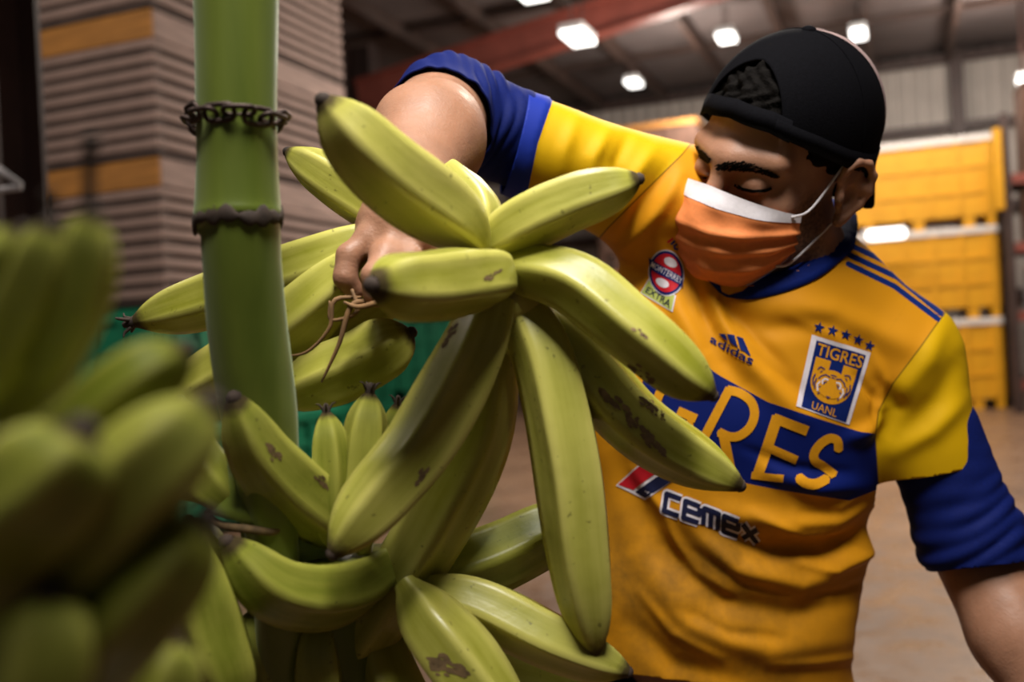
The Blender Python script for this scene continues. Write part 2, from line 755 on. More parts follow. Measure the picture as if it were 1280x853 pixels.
def ray(px, py):
    return (V(px, py, 1.0) - CAMO).normalized()


class Decal:
    """collects layers in image pixels and drapes them over a real surface as one thin print"""

    def __init__(self, bvh):
        self.bvh = bvh
        self.v = []
        self.f = []
        self.m = []
        self.mats = []

    def add(self, bm, mat, off=0.0008, maxlen=5.0):
        resample_bm(bm, maxlen)
        if mat not in self.mats:
            self.mats.append(mat)
        mi = self.mats.index(mat)
        base = len(self.v)
        ok = {}
        bm.verts.index_update()
        for v in bm.verts:
            loc, nor, idx, dist = self.bvh.ray_cast(CAMO, ray(v.co.x, v.co.y))
            if loc is None:
                continue
            if nor.dot(CAMO - loc) < 0: nor = -nor
            ok[v.index] = len(self.v)
            self.v.append(loc + nor * off)
        for f in bm.faces:
            ids = [v.index for v in f.verts]
            if all(i in ok for i in ids):
                q = [self.v[ok[i]] for i in ids]
                if max((q[0] - q[1]).length, (q[1] - q[2]).length, (q[2] - q[0]).length) > 0.03:
                    continue
                self.f.append([ok[i] for i in ids])
                self.m.append(mi)
        bm.free()
        return self

    def build(self, name, parent):
        me = mesh_np(name, self.v, self.f)
        for mm in self.mats: me.materials.append(mm)
        me.polygons.foreach_set('material_index', self.m)
        bm = bmesh.new()
        bm.from_mesh(me)
        for f in bm.faces:
            if f.normal.dot(CAMO - f.calc_center_median()) < 0: f.normal_flip()
        bm.to_mesh(me)
        bm.free()
        return part(name, me, None, parent)

# ================================================================== the hall
RZ = -PHI
O3 = np.array([0.0, 0.0, 0.0])


def W(a, b, z):
    p = AX * a + BX * b
    return (float(p[0]), float(p[1]), float(z))


def floor_mat():
    m, nt, b = new_mat('wet_concrete')
    n = noise(nt, 1.3, 6, 0.65)
    n2 = noise(nt, 7, 5, 0.6)
    c = ramp(nt, n, [(0.3, (0.125, 0.068, 0.040)), (0.7, (0.28, 0.165, 0.100))])
    c = mixcol(nt, ramp(nt, n2, [(0.45, 0.0), (0.7, 0.5)]), c, (0.10, 0.055, 0.032))
    nt.links.new(c, b.inputs['Base Color'])
    r = ramp(nt, n2, [(0.35, 0.22), (0.65, 0.5)])
    nt.links.new(r, b.inputs['Roughness'])
    bump(nt, b, n2, 0.2, 0.01)
    return m


M['floor'] = floor_mat()
M['roof'] = simple('roof_sheet', (0.15, 0.12, 0.115), 0.7, 0.3, 0.8)
M['sheet'] = simple('wall_sheet', (0.44, 0.39, 0.35), 0.6, 0.12, 1.5)
M['steel'] = simple('brown_steel', (0.045, 0.022, 0.017), 0.55, 0.3, 3)
M['redsteel'] = simple('red_oxide_steel', (0.24, 0.058, 0.040), 0.5, 0.2, 3)
M['purlin'] = simple('purlin_steel', (0.060, 0.034, 0.026), 0.6, 0.3, 3)
M['lamp_on'] = emit('lit_lamp', (1.0, 0.97, 0.92), 3.0)
M['lamp_body'] = simple('lamp_housing', (0.5, 0.5, 0.5), 0.5, 0.1, 5)
M['slat'] = simple('weathered_slat', (0.27, 0.185, 0.155), 0.8, 0.35, 5, mscale=(0.6, 0.6, 6))
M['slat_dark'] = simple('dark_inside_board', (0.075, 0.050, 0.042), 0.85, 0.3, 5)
M['orange_board'] = simple('orange_stained_board', (0.36, 0.155, 0.030), 0.75, 0.25, 5, mscale=(0.6, 0.6, 6))
M['beige_board'] = simple('beige_board', (0.40, 0.26, 0.20), 0.75, 0.2, 5)
M['green'] = simple('green_plastic', (0.010, 0.17, 0.085), 0.45, 0.15, 6)
M['yellow'] = simple('yellow_plastic', (0.68, 0.32, 0.004), 0.45, 0.10, 3)
M['rim'] = simple('white_rim_plastic', (0.68, 0.62, 0.58), 0.5, 0.06, 4)
M['brownbox'] = simple('brown_board_box', (0.10, 0.050, 0.032), 0.8, 0.25, 4)
M['greyplastic'] = simple('grey_plastic', (0.36, 0.34, 0.35), 0.5, 0.15, 4)

# floor
me = mesh_np('floor', [W(-8, -16, 0), W(-8, 20, 0), W(24, 20, 0), W(24, -16, 0)], [(0, 1, 2, 3)], False)
fo = link('floor', me, M['floor'])
tag(fo, 'wet brown concrete floor of the packing hall', kind='structure')

# roof: flat dark sheeting on purlins that run along AX
ROOF = 5.45


def roof_z(b, lift=0.55):
    return ROOF - 0.55 + lift


bL, bR = -11.0, 13.0
me = mesh_np('ceiling', [W(-6, bL, ROOF), W(-6, bR, ROOF), W(20, bR, ROOF), W(20, bL, ROOF),
                         W(-6, bL, ROOF + .05), W(-6, bR, ROOF + .05), W(20, bR, ROOF + .05), W(20, bL, ROOF + .05)],
             [(0, 3, 2, 1), (4, 5, 6, 7), (0, 1, 5, 4), (1, 2, 6, 5), (2, 3, 7, 6), (3, 0, 4, 7)], False)
ce = link('ceiling', me, M['roof'])
tag(ce, 'dark sheet roof of the hall above the steel purlins', kind='structure')
for i, b in enumerate(np.arange(-6.0, 9.1, 1.15)):
    o = box_at('purlin', W(7.0, b, ROOF - 0.11), (0.09, 26.0, 0.20), M['purlin'], ce, RZ)
for a in (9.0, 12.0, 15.0):
    box_at('cross_tie', W(a, 1.0, ROOF - 0.05), (22.0, 0.10, 0.08), M['purlin'], ce, RZ)
# inclined red oxide girder: web and two flanges, with the dark column that carries it
G0, G1 = P(448, 122, 13.2), P(1010, -62, 11.0)
gm = (G0 + G1) / 2
gd = Vector(G1 - G0)
root = empty('roof_girder', gm)
tag(root, 'red steel girder sloping up across the ceiling', 'girder', kind='structure')
rotq = gd.to_track_quat('X', 'Z').to_euler()
for nm, dz, sx, sz in (('web', 0.0, 0.03, 0.38), ('flange', 0.20, 0.22, 0.03), ('flange', -0.20, 0.22, 0.03)):
    o = box_at(nm, (0, 0, dz), (gd.length, sx, sz), M['redsteel'], root)
    o.rotation_euler = rotq
gc = P(456, 130, 13.35)
root = empty('steel_column', (gc[0], gc[1], 0))
root.rotation_euler = (0, 0, RZ)
tag(root, 'dark steel column carrying the low end of the red girder', 'column', kind='structure')
box_at('web', (0, 0, 2.6), (0.3, 0.03, 5.2), M['steel'], root)
for s_ in (-1, 1):
    box_at('flange', (s_ * 0.16, 0, 2.6), (0.03, 0.28, 5.2), M['steel'], root)

# back wall of upright metal sheets with girts and columns
AW = 17.6
rw = empty('wall_back', W(AW, 0, 0))
tag(rw, 'pale corrugated metal back wall with dark steel girts', kind='structure')
# one long corrugated sheet run per bay (2.4 m), each an object of its own
nb = 0
prof = [(0.0, 0.0), (0.09, 0.0), (0.12, 0.05), (0.18, 0.05), (0.21, 0.0)]
for b in np.arange(-9.0, 13.0, 1.26):
    vs, fs = [], []
    xs = []
    for k in range(6):
        for (u, w) in prof[:-1]:
            xs.append((k * 0.21 + u, w))
    xs.append((1.26, 0.0))
    for (u, w) in xs:
        top = roof_z(b + u, 0.52)
        vs.append((u * BX + AX * (-w)) + np.array([0, 0, 0.0]))
        vs.append((u * BX + AX * (-w)) + np.array([0, 0, top]))
    for k in range(len(xs) - 1):
        fs.append((2 * k, 2 * k + 2, 2 * k + 3, 2 * k + 1))
    me = mesh_np('wall_sheet', vs, fs, False)
    me.materials.append(M['sheet'])
    o = bpy.data.objects.new('wall_sheet', me)
    COL.objects.link(o)
    o.parent = rw
    p = BX * b
    o.location = (p[0], p[1], 0)
for z in (1.5, 2.9, 4.2, 5.3):
    p = BX * 2.0 - AX * 0.14
    box_at('girt', (p[0], p[1], z), (22.0, 0.14, 0.14), M['steel'], rw, RZ)
for b in (-6.6, -2.2, 1.0, 3.3, 5.6, 7.0):
    p = BX * b - AX * 0.2
    box_at('wall_column', (p[0], p[1], 2.7), (0.20, 0.20, 5.4), M['steel'], rw, RZ)

# left wall closes the hall on the far left
me = mesh_np('wall_left', [W(-2, -9.0, 0), W(20, -9.0, 0), W(20, -9.0, roof_z(-9, .5)), W(-2, -9.0, roof_z(-9, .5))], [(0, 3, 2, 1)], False)
tag(link('wall_left', me, simple('dark_left_wall', (0.05, 0.035, 0.03), 0.8)), 'dark side wall of the hall behind the crates', kind='structure')


# ceiling lamps
def ceiling_lamp(px, py, d, w, l, label, tilt=0.0):
    c = V(px, py, d)
    r = empty('ceiling_lamp', c)
    tag(r, label, 'lamp', 'lit ceiling lamps of the hall')
    rot = (0, 0, RZ + tilt)
    box_at('diffuser', (0, 0, 0), (w, l, 0.05), M['lamp_on'], r, rot[2], 0.01)
    box_at('housing', (0, 0, 0.06), (w * 1.05, l * 1.02, 0.07), M['lamp_body'], r, rot[2], 0.01)
    b = np.array(c) @ BX
    top = roof_z(b) - c.z - 0.02
    for s in (-1, 1):
        p = AX * (s * l * 0.4)
        box_at('hanger', (p[0], p[1], 0.09 + (top - 0.09) / 2), (0.015, 0.015, top - 0.09), M['steel'], r)
    return r


ceiling_lamp(722, 47, 11.0, 0.26, 0.52, 'large bright ceiling lamp just below the red girder')
ceiling_lamp(792, 104, 15.0, 0.20, 0.36, 'small ceiling lamp low beside the capped head')
ceiling_lamp(908, 47, 13.0, 0.22, 0.38, 'ceiling lamp peeking over the top of the black cap')
ceiling_lamp(1073, 43, 13.5, 0.20, 0.45, 'ceiling lamp to the right of the black cap')
ceiling_lamp(662, -10, 9.5, 0.25, 0.45, 'ceiling lamp cut by the top edge of the picture')
ceiling_lamp(1279, 101, 13.5, 0.15, 0.2, 'small ceiling lamp at the far right edge')


# slatted wooden bins
def wood_bin(a, b, z, w, l, h, label, topmat, detail=True):
    """near front corner at (a, b): front face runs to -BX by w, depth to +AX by l"""
    r = empty('wooden_bin', W(a + l / 2, b - w / 2, z))
    r.rotation_euler = (0, 0, RZ)
    tag(r, label, 'wooden bin', 'slatted wooden bins stacked on the green bins')
    t = 0.022
    for sx in (-1, 1):
        for sy in (-1, 1):
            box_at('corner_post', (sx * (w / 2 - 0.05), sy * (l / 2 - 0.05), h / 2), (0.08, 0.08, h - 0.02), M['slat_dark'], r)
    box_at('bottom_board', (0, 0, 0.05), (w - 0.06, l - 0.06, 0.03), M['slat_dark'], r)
    hb = 0.175
    n = 8
    step = (h - hb - 0.03) / n
    for side in range(4):
        if side == 0: c, sz = (0, -l / 2 + t / 2), (w, t)
        elif side == 1: c, sz = (0, l / 2 - t / 2), (w, t)
        elif side == 2: c, sz = (w / 2 - t / 2, 0), (t, l - 2 * t)
        else: c, sz = (-w / 2 + t / 2, 0), (t, l - 2 * t)
        box_at('top_board', (*c, h - hb / 2 - 0.012), (*sz, hb), topmat if side == 0 else M['slat'], r, bev=0.004)
        inner = (c[0] * 0.965, c[1] * 0.965, (h - hb) / 2)
        box_at('gap_shade', inner, (sz[0] * 0.98 if sz[0] > 0.1 else 0.01, sz[1] * 0.98 if sz[1] > 0.1 else 0.01, h - hb - 0.02), M['slat_dark'], r)  # dark sheet behind the slats, stands in for the shaded interior
        for k in range(n):
            dz = random.uniform(-0.006, 0.006)
            box_at('slat', (*c, 0.03 + (k + 0.5) * step + dz), (*sz, step * 0.56), M['slat'], r, bev=0.003)
    return r


CRN = P(198, 210, 6.0)
ca, cb = CRN @ AX, CRN @ BX
WW, LL, HH = 1.07, 1.07, 0.90
z3 = P(198, 193, 6.0)[2]          # top of the lower orange board
wood_bin(ca, cb, z3 - HH, WW, LL, HH, 'slatted wooden bin, lowest of the near stack, orange top board', M['orange_board'])
wood_bin(ca, cb, z3, WW, LL, HH, 'slatted wooden bin in the middle of the near stack', M['orange_board'])
wood_bin(ca, cb, z3 + HH, WW, LL, HH, 'slatted wooden bin cut by the top edge, top of near stack', M['slat'])
for k, w in enumerate(('lowest', 'middle', 'topmost')):
    wood_bin(ca + LL + 0.06, cb + 0.03, z3 - HH + k * HH, WW, LL, HH, 'slatted wooden bin behind the banana stalk, %s of the far stack' % w, M['slat'])
for k, w in enumerate(('lower', 'upper')):
    wood_bin(ca + 2 * LL + 0.9, cb + 0.25, z3 - HH + k * HH * 1.0, WW, LL, HH, 'dim slatted wooden bin deep behind the stack, %s one' % w, M['slat'])


# ribbed plastic bins (green low ones, tall yellow ones)
def plastic_bin(name, a, b, z, w, l, h, mat, rimmat, label, cat, group, nrib=5):
    r = empty(name, W(a + l / 2, b - w / 2, z))
    r.rotation_euler = (0, 0, RZ)
    tag(r, label, cat, group)
    fz = 0.12 * h
    for (c, s) in (((0, -l / 2 + .02), (w - .06, .03)), ((0, l / 2 - .02), (w - .06, .03)), ((w / 2 - .02, 0), (.03, l - .06)), ((-w / 2 + .02, 0), (.03, l - .06))):
        box_at('side_panel', (c[0], c[1], fz + (h - fz) / 2 - 0.03), (s[0], s[1], h - fz - 0.06), mat, r)
        long = max(s) - 0.1
        for k in range(nrib):
            u = (k / (nrib - 1) - 0.5) * long
            cx = c[0] + (u if s[0] > s[1] else math.copysign(0.022, c[0]))
            cy = c[1] + (u if s[1] > s[0] else math.copysign(0.022, c[1]))
            box_at('rib', (cx, cy, fz + (h - fz) / 2 - 0.03), (0.05, 0.05, h - fz - 0.08), mat, r)
        for q in (0.30, 0.62):
            cx = c[0] + (0 if s[0] > s[1] else math.copysign(0.018, c[0]))
            cy = c[1] + (0 if s[1] > s[0] else math.copysign(0.018, c[1]))
            box_at('rail', (cx, cy, fz + (h - fz) * q), (max(s[0], .035), max(s[1], .035), 0.045), mat, r)
    for (c, s) in (((0, -l / 2 + .01), (w, .08)), ((0, l / 2 - .01), (w, .08)), ((w / 2 - .01, 0), (.08, l)), ((-w / 2 + .01, 0), (.08, l))):
        box_at('rim', (c[0], c[1], h - 0.045), (s[0], s[1], 0.085), rimmat, r, bev=0.01)
    for sx in (-1, 1):
        for sy in (-1, 1):
            box_at('corner_post', (sx * (w / 2 - .045), sy * (l / 2 - .045), (h - .09) / 2), (.10, .10, h - .10), mat, r, bev=0.012)
    box_at('floor_panel', (0, 0, fz + 0.02), (w - .08, l - .08, 0.04), mat, r)
    for sx in (-0.33, 0, 0.33):
        box_at('skid', (sx * w, 0, fz / 2), (0.13, l - 0.04, fz), mat, r)
    return r


gz = z3 - HH
gh = (gz - 0.02) / 2
for k, wd in enumerate(('lower', 'upper')):
    plastic_bin('green_bin', ca - 0.03, cb + 0.02, 0.0 + k * gh, WW + 0.03, LL - 0.04, gh, M['green'], M['green'],
                'green plastic bin under the near wooden stack, %s of two' % wd, 'plastic bin', 'green plastic bins')
    plastic_bin('green_bin', ca + LL + 0.03, cb + 0.05, 0.0 + k * gh, WW + 0.03, LL - 0.04, gh, M['green'], M['green'],
                'green plastic bin under the far wooden stack, %s of two' % wd, 'plastic bin', 'green plastic bins')
    g2 = P(548, 430, 7.6)
    plastic_bin('green_bin', g2 @ AX + 0.14, g2 @ BX + 0.04, k * gh * 0.98, 0.72, 0.70, gh * .98, M['green'], M['green'],
                'green plastic bin seen between the plantains, %s of two' % wd, 'plastic bin', 'green plastic bins')
for k in range(2):
    plastic_bin('green_bin', ca + 2 * LL + 0.88, cb + 0.27, 0.0 + k * gh, WW + 0.03, LL - 0.04, gh, M['green'], M['green'],
                'green plastic bin under the dim deepest wooden stack, %s of two' % ('lower', 'upper')[k], 'plastic bin', 'green plastic bins')

# yellow bins behind the worker: three tiers, two stacks
yc = P(1246, 300, 12.2)
ya, yb = yc @ AX, yc @ BX
ytop = P(1200, 168, 12.2)[2]
yh = ytop / 3.0
for k, w in enumerate(('lowest', 'middle', 'topmost')):
    plastic_bin('yellow_bin', ya, yb, k * yh, 1.75, 1.2, yh, M['yellow'], M['rim'],
                'tall yellow plastic bin with white rim, %s of the stack behind the shoulder' % w, 'plastic bin', 'yellow bins behind the worker', 6)
    if k < 2:
        plastic_bin('yellow_bin', ya + 0.1, yb - 1.85, k * yh, 1.75, 1.2, yh, M['yellow'], M['rim'],
                    'yellow plastic bin mostly hidden behind the worker, %s one' % w, 'plastic bin', 'yellow bins behind the worker', 6)

# a lit tube lamp lying on the ledge between the yellow bins
tl = V(1108, 293, 11.9)
r = empty('tube_lamp', tl)
tag(r, 'glowing white tube lamp in front of the yellow bins', 'lamp')
box_at('diffuser', (0, 0, 0), (0.44, 0.08, 0.12), M['lamp_on'], r, RZ, 0.03)
box_at('housing', (0, 0.07, 0), (0.50, 0.05, 0.16), M['lamp_body'], r, RZ, 0.02)

# rack with boxes to the right of the yellow bins
rk = P(1262, 300, 11.6)
ra, rb = rk @ AX, rk @ BX
r = empty('storage_rack', W(ra, rb, 0))
r.rotation_euler = (0, 0, RZ)
tag(r, 'steel storage rack with yellow upright at the right edge', 'rack')
for i, (x, y) in enumerate(((0, 0), (2.0, 0), (0, 1.0), (2.0, 1.0))):
    box_at('upright', (x, y, 1.75), (0.09, 0.09, 3.5), M['steel'], r)
for z in (0.35, 1.15, 1.95, 2.75):
    box_at('shelf', (1.0, 0.5, z), (2.0, 1.0, 0.06), M['steel'], r)
    for y in (0.0, 1.0):
        box_at('beam', (1.0, y, z - 0.02), (2.0, 0.06, 0.11), M['redsteel'] if y == 0 else M['steel'], r)
box_at('guard_post', (-0.08, -0.06, 2.85), (0.10, 0.06, 0.95), M['yellow'], r, bev=0.01)
for (z, h, mt, lab) in ((2.78, 1.05, 'brownbox', 'brown carton on the top shelf of the rack'),
                        (1.98, 0.62, 'brownbox', 'brown carton on the third shelf of the rack'),
                        (1.18, 0.50, 'greyplastic', 'pale grey crate on the second shelf of the rack'),
                        (0.38, 0.55, 'brownbox', 'brown carton on the lowest shelf of the rack')):
    q = W(ra + 0.45, rb + 0.6, z)
    c = empty('carton', q)
    c.rotation_euler = (0, 0, RZ)
    tag(c, lab, 'carton', 'cartons on the storage rack')
    box_at('box_body', (0, 0, 0.002 + h / 2), (0.8, 0.7, h), M[mt], c, bev=0.01)
    box_at('lid', (0, 0, h + 0.02), (0.82, 0.72, 0.035), M['rim'] if mt == 'greyplastic' else M[mt], c, bev=0.008)
    box_at('tape', (0, -0.352, h * 0.72), (0.3, 0.006, 0.10), M['rim'], c)

# orange-brown wooden box far behind the worker's shoulder
bx_ = P(872, 200, 14.0)
wz = P(840, 148, 14.0)[2]
plastic_bin('brown_bin', bx_ @ AX, bx_ @ BX, 0.0, 1.5, 1.2, wz * .5, M['brownbox'], M['orange_board'], 'brown bin far behind the raised arm, lower one', 'wooden bin', 'brown bins far behind')
plastic_bin('brown_bin', bx_ @ AX, bx_ @ BX, wz * .5, 1.5, 1.2, wz * .5, M['brownbox'], M['orange_board'], 'brown bin far behind the raised arm, upper one', 'wooden bin', 'brown bins far behind')

# dark steel column at the far left, with a grey bracket
pc = P(2, 200, 3.6)
r = empty('steel_column', (pc[0], pc[1], 0))
r.rotation_euler = (0, 0, RZ)
tag(r, 'dark red-brown steel column at the left edge', 'column', kind='structure')
zc = 5.4
box_at('web', (0, 0, zc / 2), (0.02, 0.2, zc), M['steel'], r)
for s in (-1, 1):
    box_at('flange', (0, s * 0.1, zc / 2), (0.20, 0.02, zc), M['steel'], r)
q = empty('hanging_bracket', V(0, 225, 3.2))
tag(q, 'grey triangular metal bracket at the left edge', 'bracket')
for (x0, y0, x1, y1) in ((-14, 202, 26, 232), (-14, 240, 26, 234), (-14, 202, -14, 240)):
    me = tube('bar', [P(x0, y0, 3.2), P(x1, y1, 3.2)], [0.011, 0.011], 8, 2)
    part('bar', me, M['greyplastic'], q)

# ================================================================== plantains
PROF_T = [0, .05, .13, .24, .38, .52, .68, .80, .88, .94, .975, 1.0]
PROF_R = [.34, .42, .68, .90, .99, 1.0, .97, .88, .74, .54, .36, .22]
SEG = 30


GREEN_SHADED = set()  # hands whose fruit gets the greener skin with painted shade


def plantain(ctrl, wpx, parent, roll=0.0, poly=1.1, ragged=False, n=30, prof=None, mat='banana'):
    """ctrl: (px, py, depth) from the stalk end to the flower end; wpx: thickness in pixels at mid depth"""
    if parent.name in GREEN_SHADED: mat = 'banana_green_shaded'
    pts = catmull([P(*c) for c in ctrl], n)
    # even spacing by arc length, denser at both ends
    s = np.r_[0, np.cumsum(np.linalg.norm(np.diff(pts, axis=0), axis=1))]
    L = s[-1]
    tt = 0.5 - 0.5 * np.cos(np.linspace(0, np.pi, n))
    tt = 0.5 * tt + 0.5 * np.linspace(0, 1, n)
    pts = np.stack([np.interp(tt * L, s, pts[:, k]) for k in range(3)], 1)
    dm = ctrl[len(ctrl) // 2][2]
    R = wpx / 2 * dm / F
    rr = np.interp(tt, PROF_T, prof or PROF_R) * R
    rr[1:-1] = (rr[:-2] + 2 * rr[1:-1] + rr[2:]) / 4
    T, U, Wv = frames_along(pts)
    phi = np.linspace(0, 2 * np.pi, SEG, endpoint=False)
    pol = math.cos(math.pi / 5) / np.cos(((phi) % (2 * math.pi / 5)) - math.pi / 5)
    pol = pol / pol.max() * 1.07
    sec = 1 + poly * (pol - 1)
    ph = phi + roll
    wob = 1 + 0.02 * rng.standard_normal(3)
    ring = (np.cos(ph)[None, :, None] * U[:, None, :] + np.sin(ph)[None, :, None] * Wv[:, None, :])
    # facets fade towards the ends
    fade = np.interp(tt, [0, .12, .3, .85, .97, 1], [.3, .8, 1, 1, .5, .0])
    rad = rr[:, None] * (1 + fade[:, None] * (sec[None, :] - 1))
    rad = rad * (1 + 0.015 * np.sin(7 * tt[:, None] * 2 + ph[None, :] * 2 + wob[0] * 40))
    v = (pts[:, None, :] + ring * rad[:, :, None]).reshape(-1, 3)
    faces = []
    for i in range(n - 1):
        for j in range(SEG):
            k = (j + 1) % SEG
            faces.append((i * SEG + j, i * SEG + k, (i + 1) * SEG + k, (i + 1) * SEG + j))
    me = mesh_np('plantain', v, faces)
    along = np.repeat(tt, SEG)
    rid = np.clip(1 - np.abs(((phi + math.pi / 5) % (2 * math.pi / 5)) - math.pi / 5) / math.radians(20), 0, 1)
    set_attr(me, 'along', along)
    set_attr(me, 'ang_c', np.tile(np.cos(phi), n))
    set_attr(me, 'ang_s', np.tile(np.sin(phi), n))
    set_attr(me, 'ridge', (np.tile(rid, n) * np.repeat(fade, SEG)))
    o = part('plantain', me, M[mat], parent)
    # withered flower end
    t0, d = pts[-1], T[-1]
    r0 = rr[-1]
    c = [t0 - d * r0 * 0.8, t0 + d * r0 * 0.35, t0 + d * r0 * (0.9 if not ragged else 2.0)]
    part('flower_end', tube('flower_end', c, [r0 * 0.9, r0 * 0.95, r0 * 0.45], 9, 5), M['tip'], o)
    if ragged:
        for k in range(4):
            a = k * 1.57 + roll
            side = U[-1] * math.cos(a) + Wv[-1] * math.sin(a)
            q = [t0 + d * r0 * 0.5 + side * r0 * 0.6, t0 + d * r0 * 1.8 + side * r0 * (1.4 + 0.5 * (k % 2)), t0 + d * r0 * 2.0 + side * r0 * 2.2]
            part('dry_petal', tube('dry_petal', q, [r0 * 0.32, r0 * 0.22, r0 * 0.08], 6, 6), M['tip'], o)
    return o


# --- the hand held up by the worker, in focus
held = empty('plantain_hand', V(610, 345, 0.70))
tag(held, 'green plantain hand spread wide, gripped by the worker in the centre', 'plantains', 'plantain hands')
hp = {}
hp['A'] = plantain([(606, 312, .690), (560, 268, .665), (478, 208, .625), (404, 126, .60)], 100, held, 0.3)
plantain([(608, 300, .72), (598, 262, .735), (574, 232, .75), (556, 214, .77)], 56, held, 0.1)
hp['B'] = plantain([(602, 312, .70), (650, 280, .69), (715, 250, .685), (798, 224, .68)], 76, held, 0.9,
                   prof=[.4, .6, .82, .95, 1.0, 1.0, .95, .84, .70, .52, .36, .22])
hp['C'] = plantain([(632, 352, .685), (600, 347, .655), (540, 355, .615), (466, 357, .575)], 92, held, 0.5,
                   prof=[.4, .62, .84, .96, 1.0, 1.0, .98, .92, .80, .6, .40, .26])
hp['D'] = plantain([(630, 334, .70), (715, 354, .68), (790, 412, .665), (848, 462, .66), (891, 495, .66)], 82, held, 0.15,
                   prof=[.6, .72, .86, .95, 1.0, 1.0, .97, .90, .77, .56, .34, .20])
hp['E'] = plantain([(632, 372, .725), (705, 428, .72), (800, 532, .715), (924, 607, .72)], 84, held, 0.75)
hp['F'] = plantain([(650, 378, .715), (684, 450, .705), (710, 570, .695), (727, 700, .695), (743, 818, .70)], 88, held, 0.2,
                   prof=[.66, .78, .90, .97, 1.0, 1.0, .96, .88, .75, .55, .34, .18])
hp['G'] = plantain([(616, 372, .69), (592, 440, .68), (535, 548, .67), (475, 622, .655), (416, 692, .64)], 92, held, 0.45,
                   prof=[.66, .76, .88, .96, 1.0, 1.0, .97, .90, .77, .56, .34, .20])
hp['H'] = plantain([(622, 430, .735), (596, 540, .74), (545, 645, .735), (486, 742, .735), (428, 838, .73)], 94, held, 0.0,
                   prof=[.5, .62, .80, .93, .99, 1.0, .97, .90, .78, .58, .38, .2])
# the crown the fruits grow from
cf = Field(np.minimum(P(540, 420, .76), P(700, 270, .64)) - .06, np.maximum(P(540, 420, .76), P(700, 270, .64)) + .06, 0.004)
cf.cap(P(592, 318, .712), P(640, 372, .715), .020, .022, 0.0)
cf.cap(P(640, 372, .715), P(634, 425, .735), .020, .016, .02)
cf.cap(P(592, 318, .712), P(545, 350, .735), .016, .014, .02)
cv, cq = cf.nets()
cme = quads_np('crown', relax(cv, cq, 2), cq)
set_attr(cme, 'along', np.zeros(len(cv)))
set_attr(cme, 'ridge', np.zeros(len(cv)))
part('crown', cme, M['banana'], held)

# --- second row of the held hand, pointing left behind the stalk
back = empty('plantain_hand', V(450, 350, 0.78))
tag(back, 'plantain hand with shiny fruits pointing left behind the stalk', 'plantains', 'plantain hands')
plantain([(520, 282, .775), (450, 308, .775), (330, 352, .78), (170, 402, .79)], 78, back, 0.55, 1.15, ragged=True)
plantain([(540, 318, .78), (480, 268, .785), (425, 232, .79), (360, 190, .80)], 64, back, 0.3, 1.15)
plantain([(520, 300, .765), (430, 352, .765), (340, 425, .77), (196, 510, .78)], 80, back, 0.75, 1.15)
plantain([(350, 498, .76), (390, 480, .76), (455, 452, .76), (514, 416, .755)], 80, back, 0.2, 1.15,
         prof=[.3, .5, .75, .9, 1.0, 1.0, 1.0, .97, .86, .66, .46, .2])
plantain([(520, 340, .80), (450, 390, .80), (390, 425, .80), (320, 455, .80)], 70, back, 0.9, 1.15)
part('crown', tube('crown', [P(545, 352, .735), P(530, 320, .765), P(535, 298, .78)], [.016, .019, .014], 10, 8), M['dry'], back)
# dry bract strands hanging below the gripping hand
for ctl, rad in (([(452, 372, .725), (418, 376, .72), (412, 410, .72), (384, 440, .725), (352, 446, .73)], [.0012, .0019, .0014, .0012, .0006]),
                 ([(470, 378, .72), (440, 382, .715), (424, 430, .715), (402, 478, .72)], [.0016, .0022, .0017, .0008]),
                 ([(486, 374, .71), (450, 384, .71), (430, 378, .715)], [.0026, .002, .001]),
                 ([(440, 362, .72), (446, 390, .715), (414, 400, .72), (412, 376, .72)], [.0013, .0017, .0012, .0007])):
    part('dry_strand', tube('dry_strand', [P(*c) for c in ctl], rad, 7, 18), M['dry'], back)


# --- the stalk with its joints and the hand growing low on it
def stalk_mat():
    m, nt, b = new_mat('stalk_skin')
    n = noise(nt, 18, 4, mscale=(1, 1, 0.12))
    c = ramp(nt, n, [(0.3, (0.085, 0.120, 0.012)), (0.7, (0.185, 0.225, 0.032))])
    n3 = noise(nt, 14, 4, 0.6, mscale=(1, 1, 0.5))
    c = mixcol(nt, ramp(nt, n3, [(0.68, 0.0), (0.76, 0.6)]), c, (0.11, 0.075, 0.07))
    nt.links.new(c, b.inputs['Base Color'])
    b.inputs['Roughness'].default_value = 0.34
    b.inputs['Sheen Weight'].default_value = 0.3
    b.inputs['Sheen Roughness'].default_value = 0.4
    b.inputs['Sheen Tint'].default_value = (0.85, 1.0, 0.75, 1)
    bump(nt, b, n, 0.15, 0.002)
    return m


M['stalk'] = stalk_mat()
stalk = empty('banana_stalk', V(310, 640, 0.66))
tag(stalk, 'thick green jointed banana stalk hanging upright with its low plantain hand', 'banana stalk')
SD = 0.64
prof_px = [(-520, 236, 344), (-360, 236, 345), (-210, 238, 346), (-60, 240, 347), (0, 243, 346), (60, 245, 345), (140, 246, 344), (200, 247, 345), (250, 245, 348), (266, 243, 351), (274, 244, 351), (284, 251, 348),
           (330, 254, 350), (400, 258, 357), (460, 265, 365), (520, 276, 372), (580, 290, 374), (640, 300, 372), (720, 312, 376), (900, 325, 385)]
ctl = np.array([P((a + b) / 2, y, SD + 0.00012 * max(0, y - 300)) for y, a, b in prof_px])
rad = [(b - a) / 2 * SD / F for y, a, b in prof_px]
nn = len(prof_px)
T, U, Wv = frames_along(ctl)
dense = catmull(ctl, 90)
rd = np.interp(np.linspace(0, nn - 1, 90), np.arange(nn), rad)
T, U, Wv = frames_along(dense)
ang = np.linspace(0, 2 * np.pi, 40, endpoint=False)
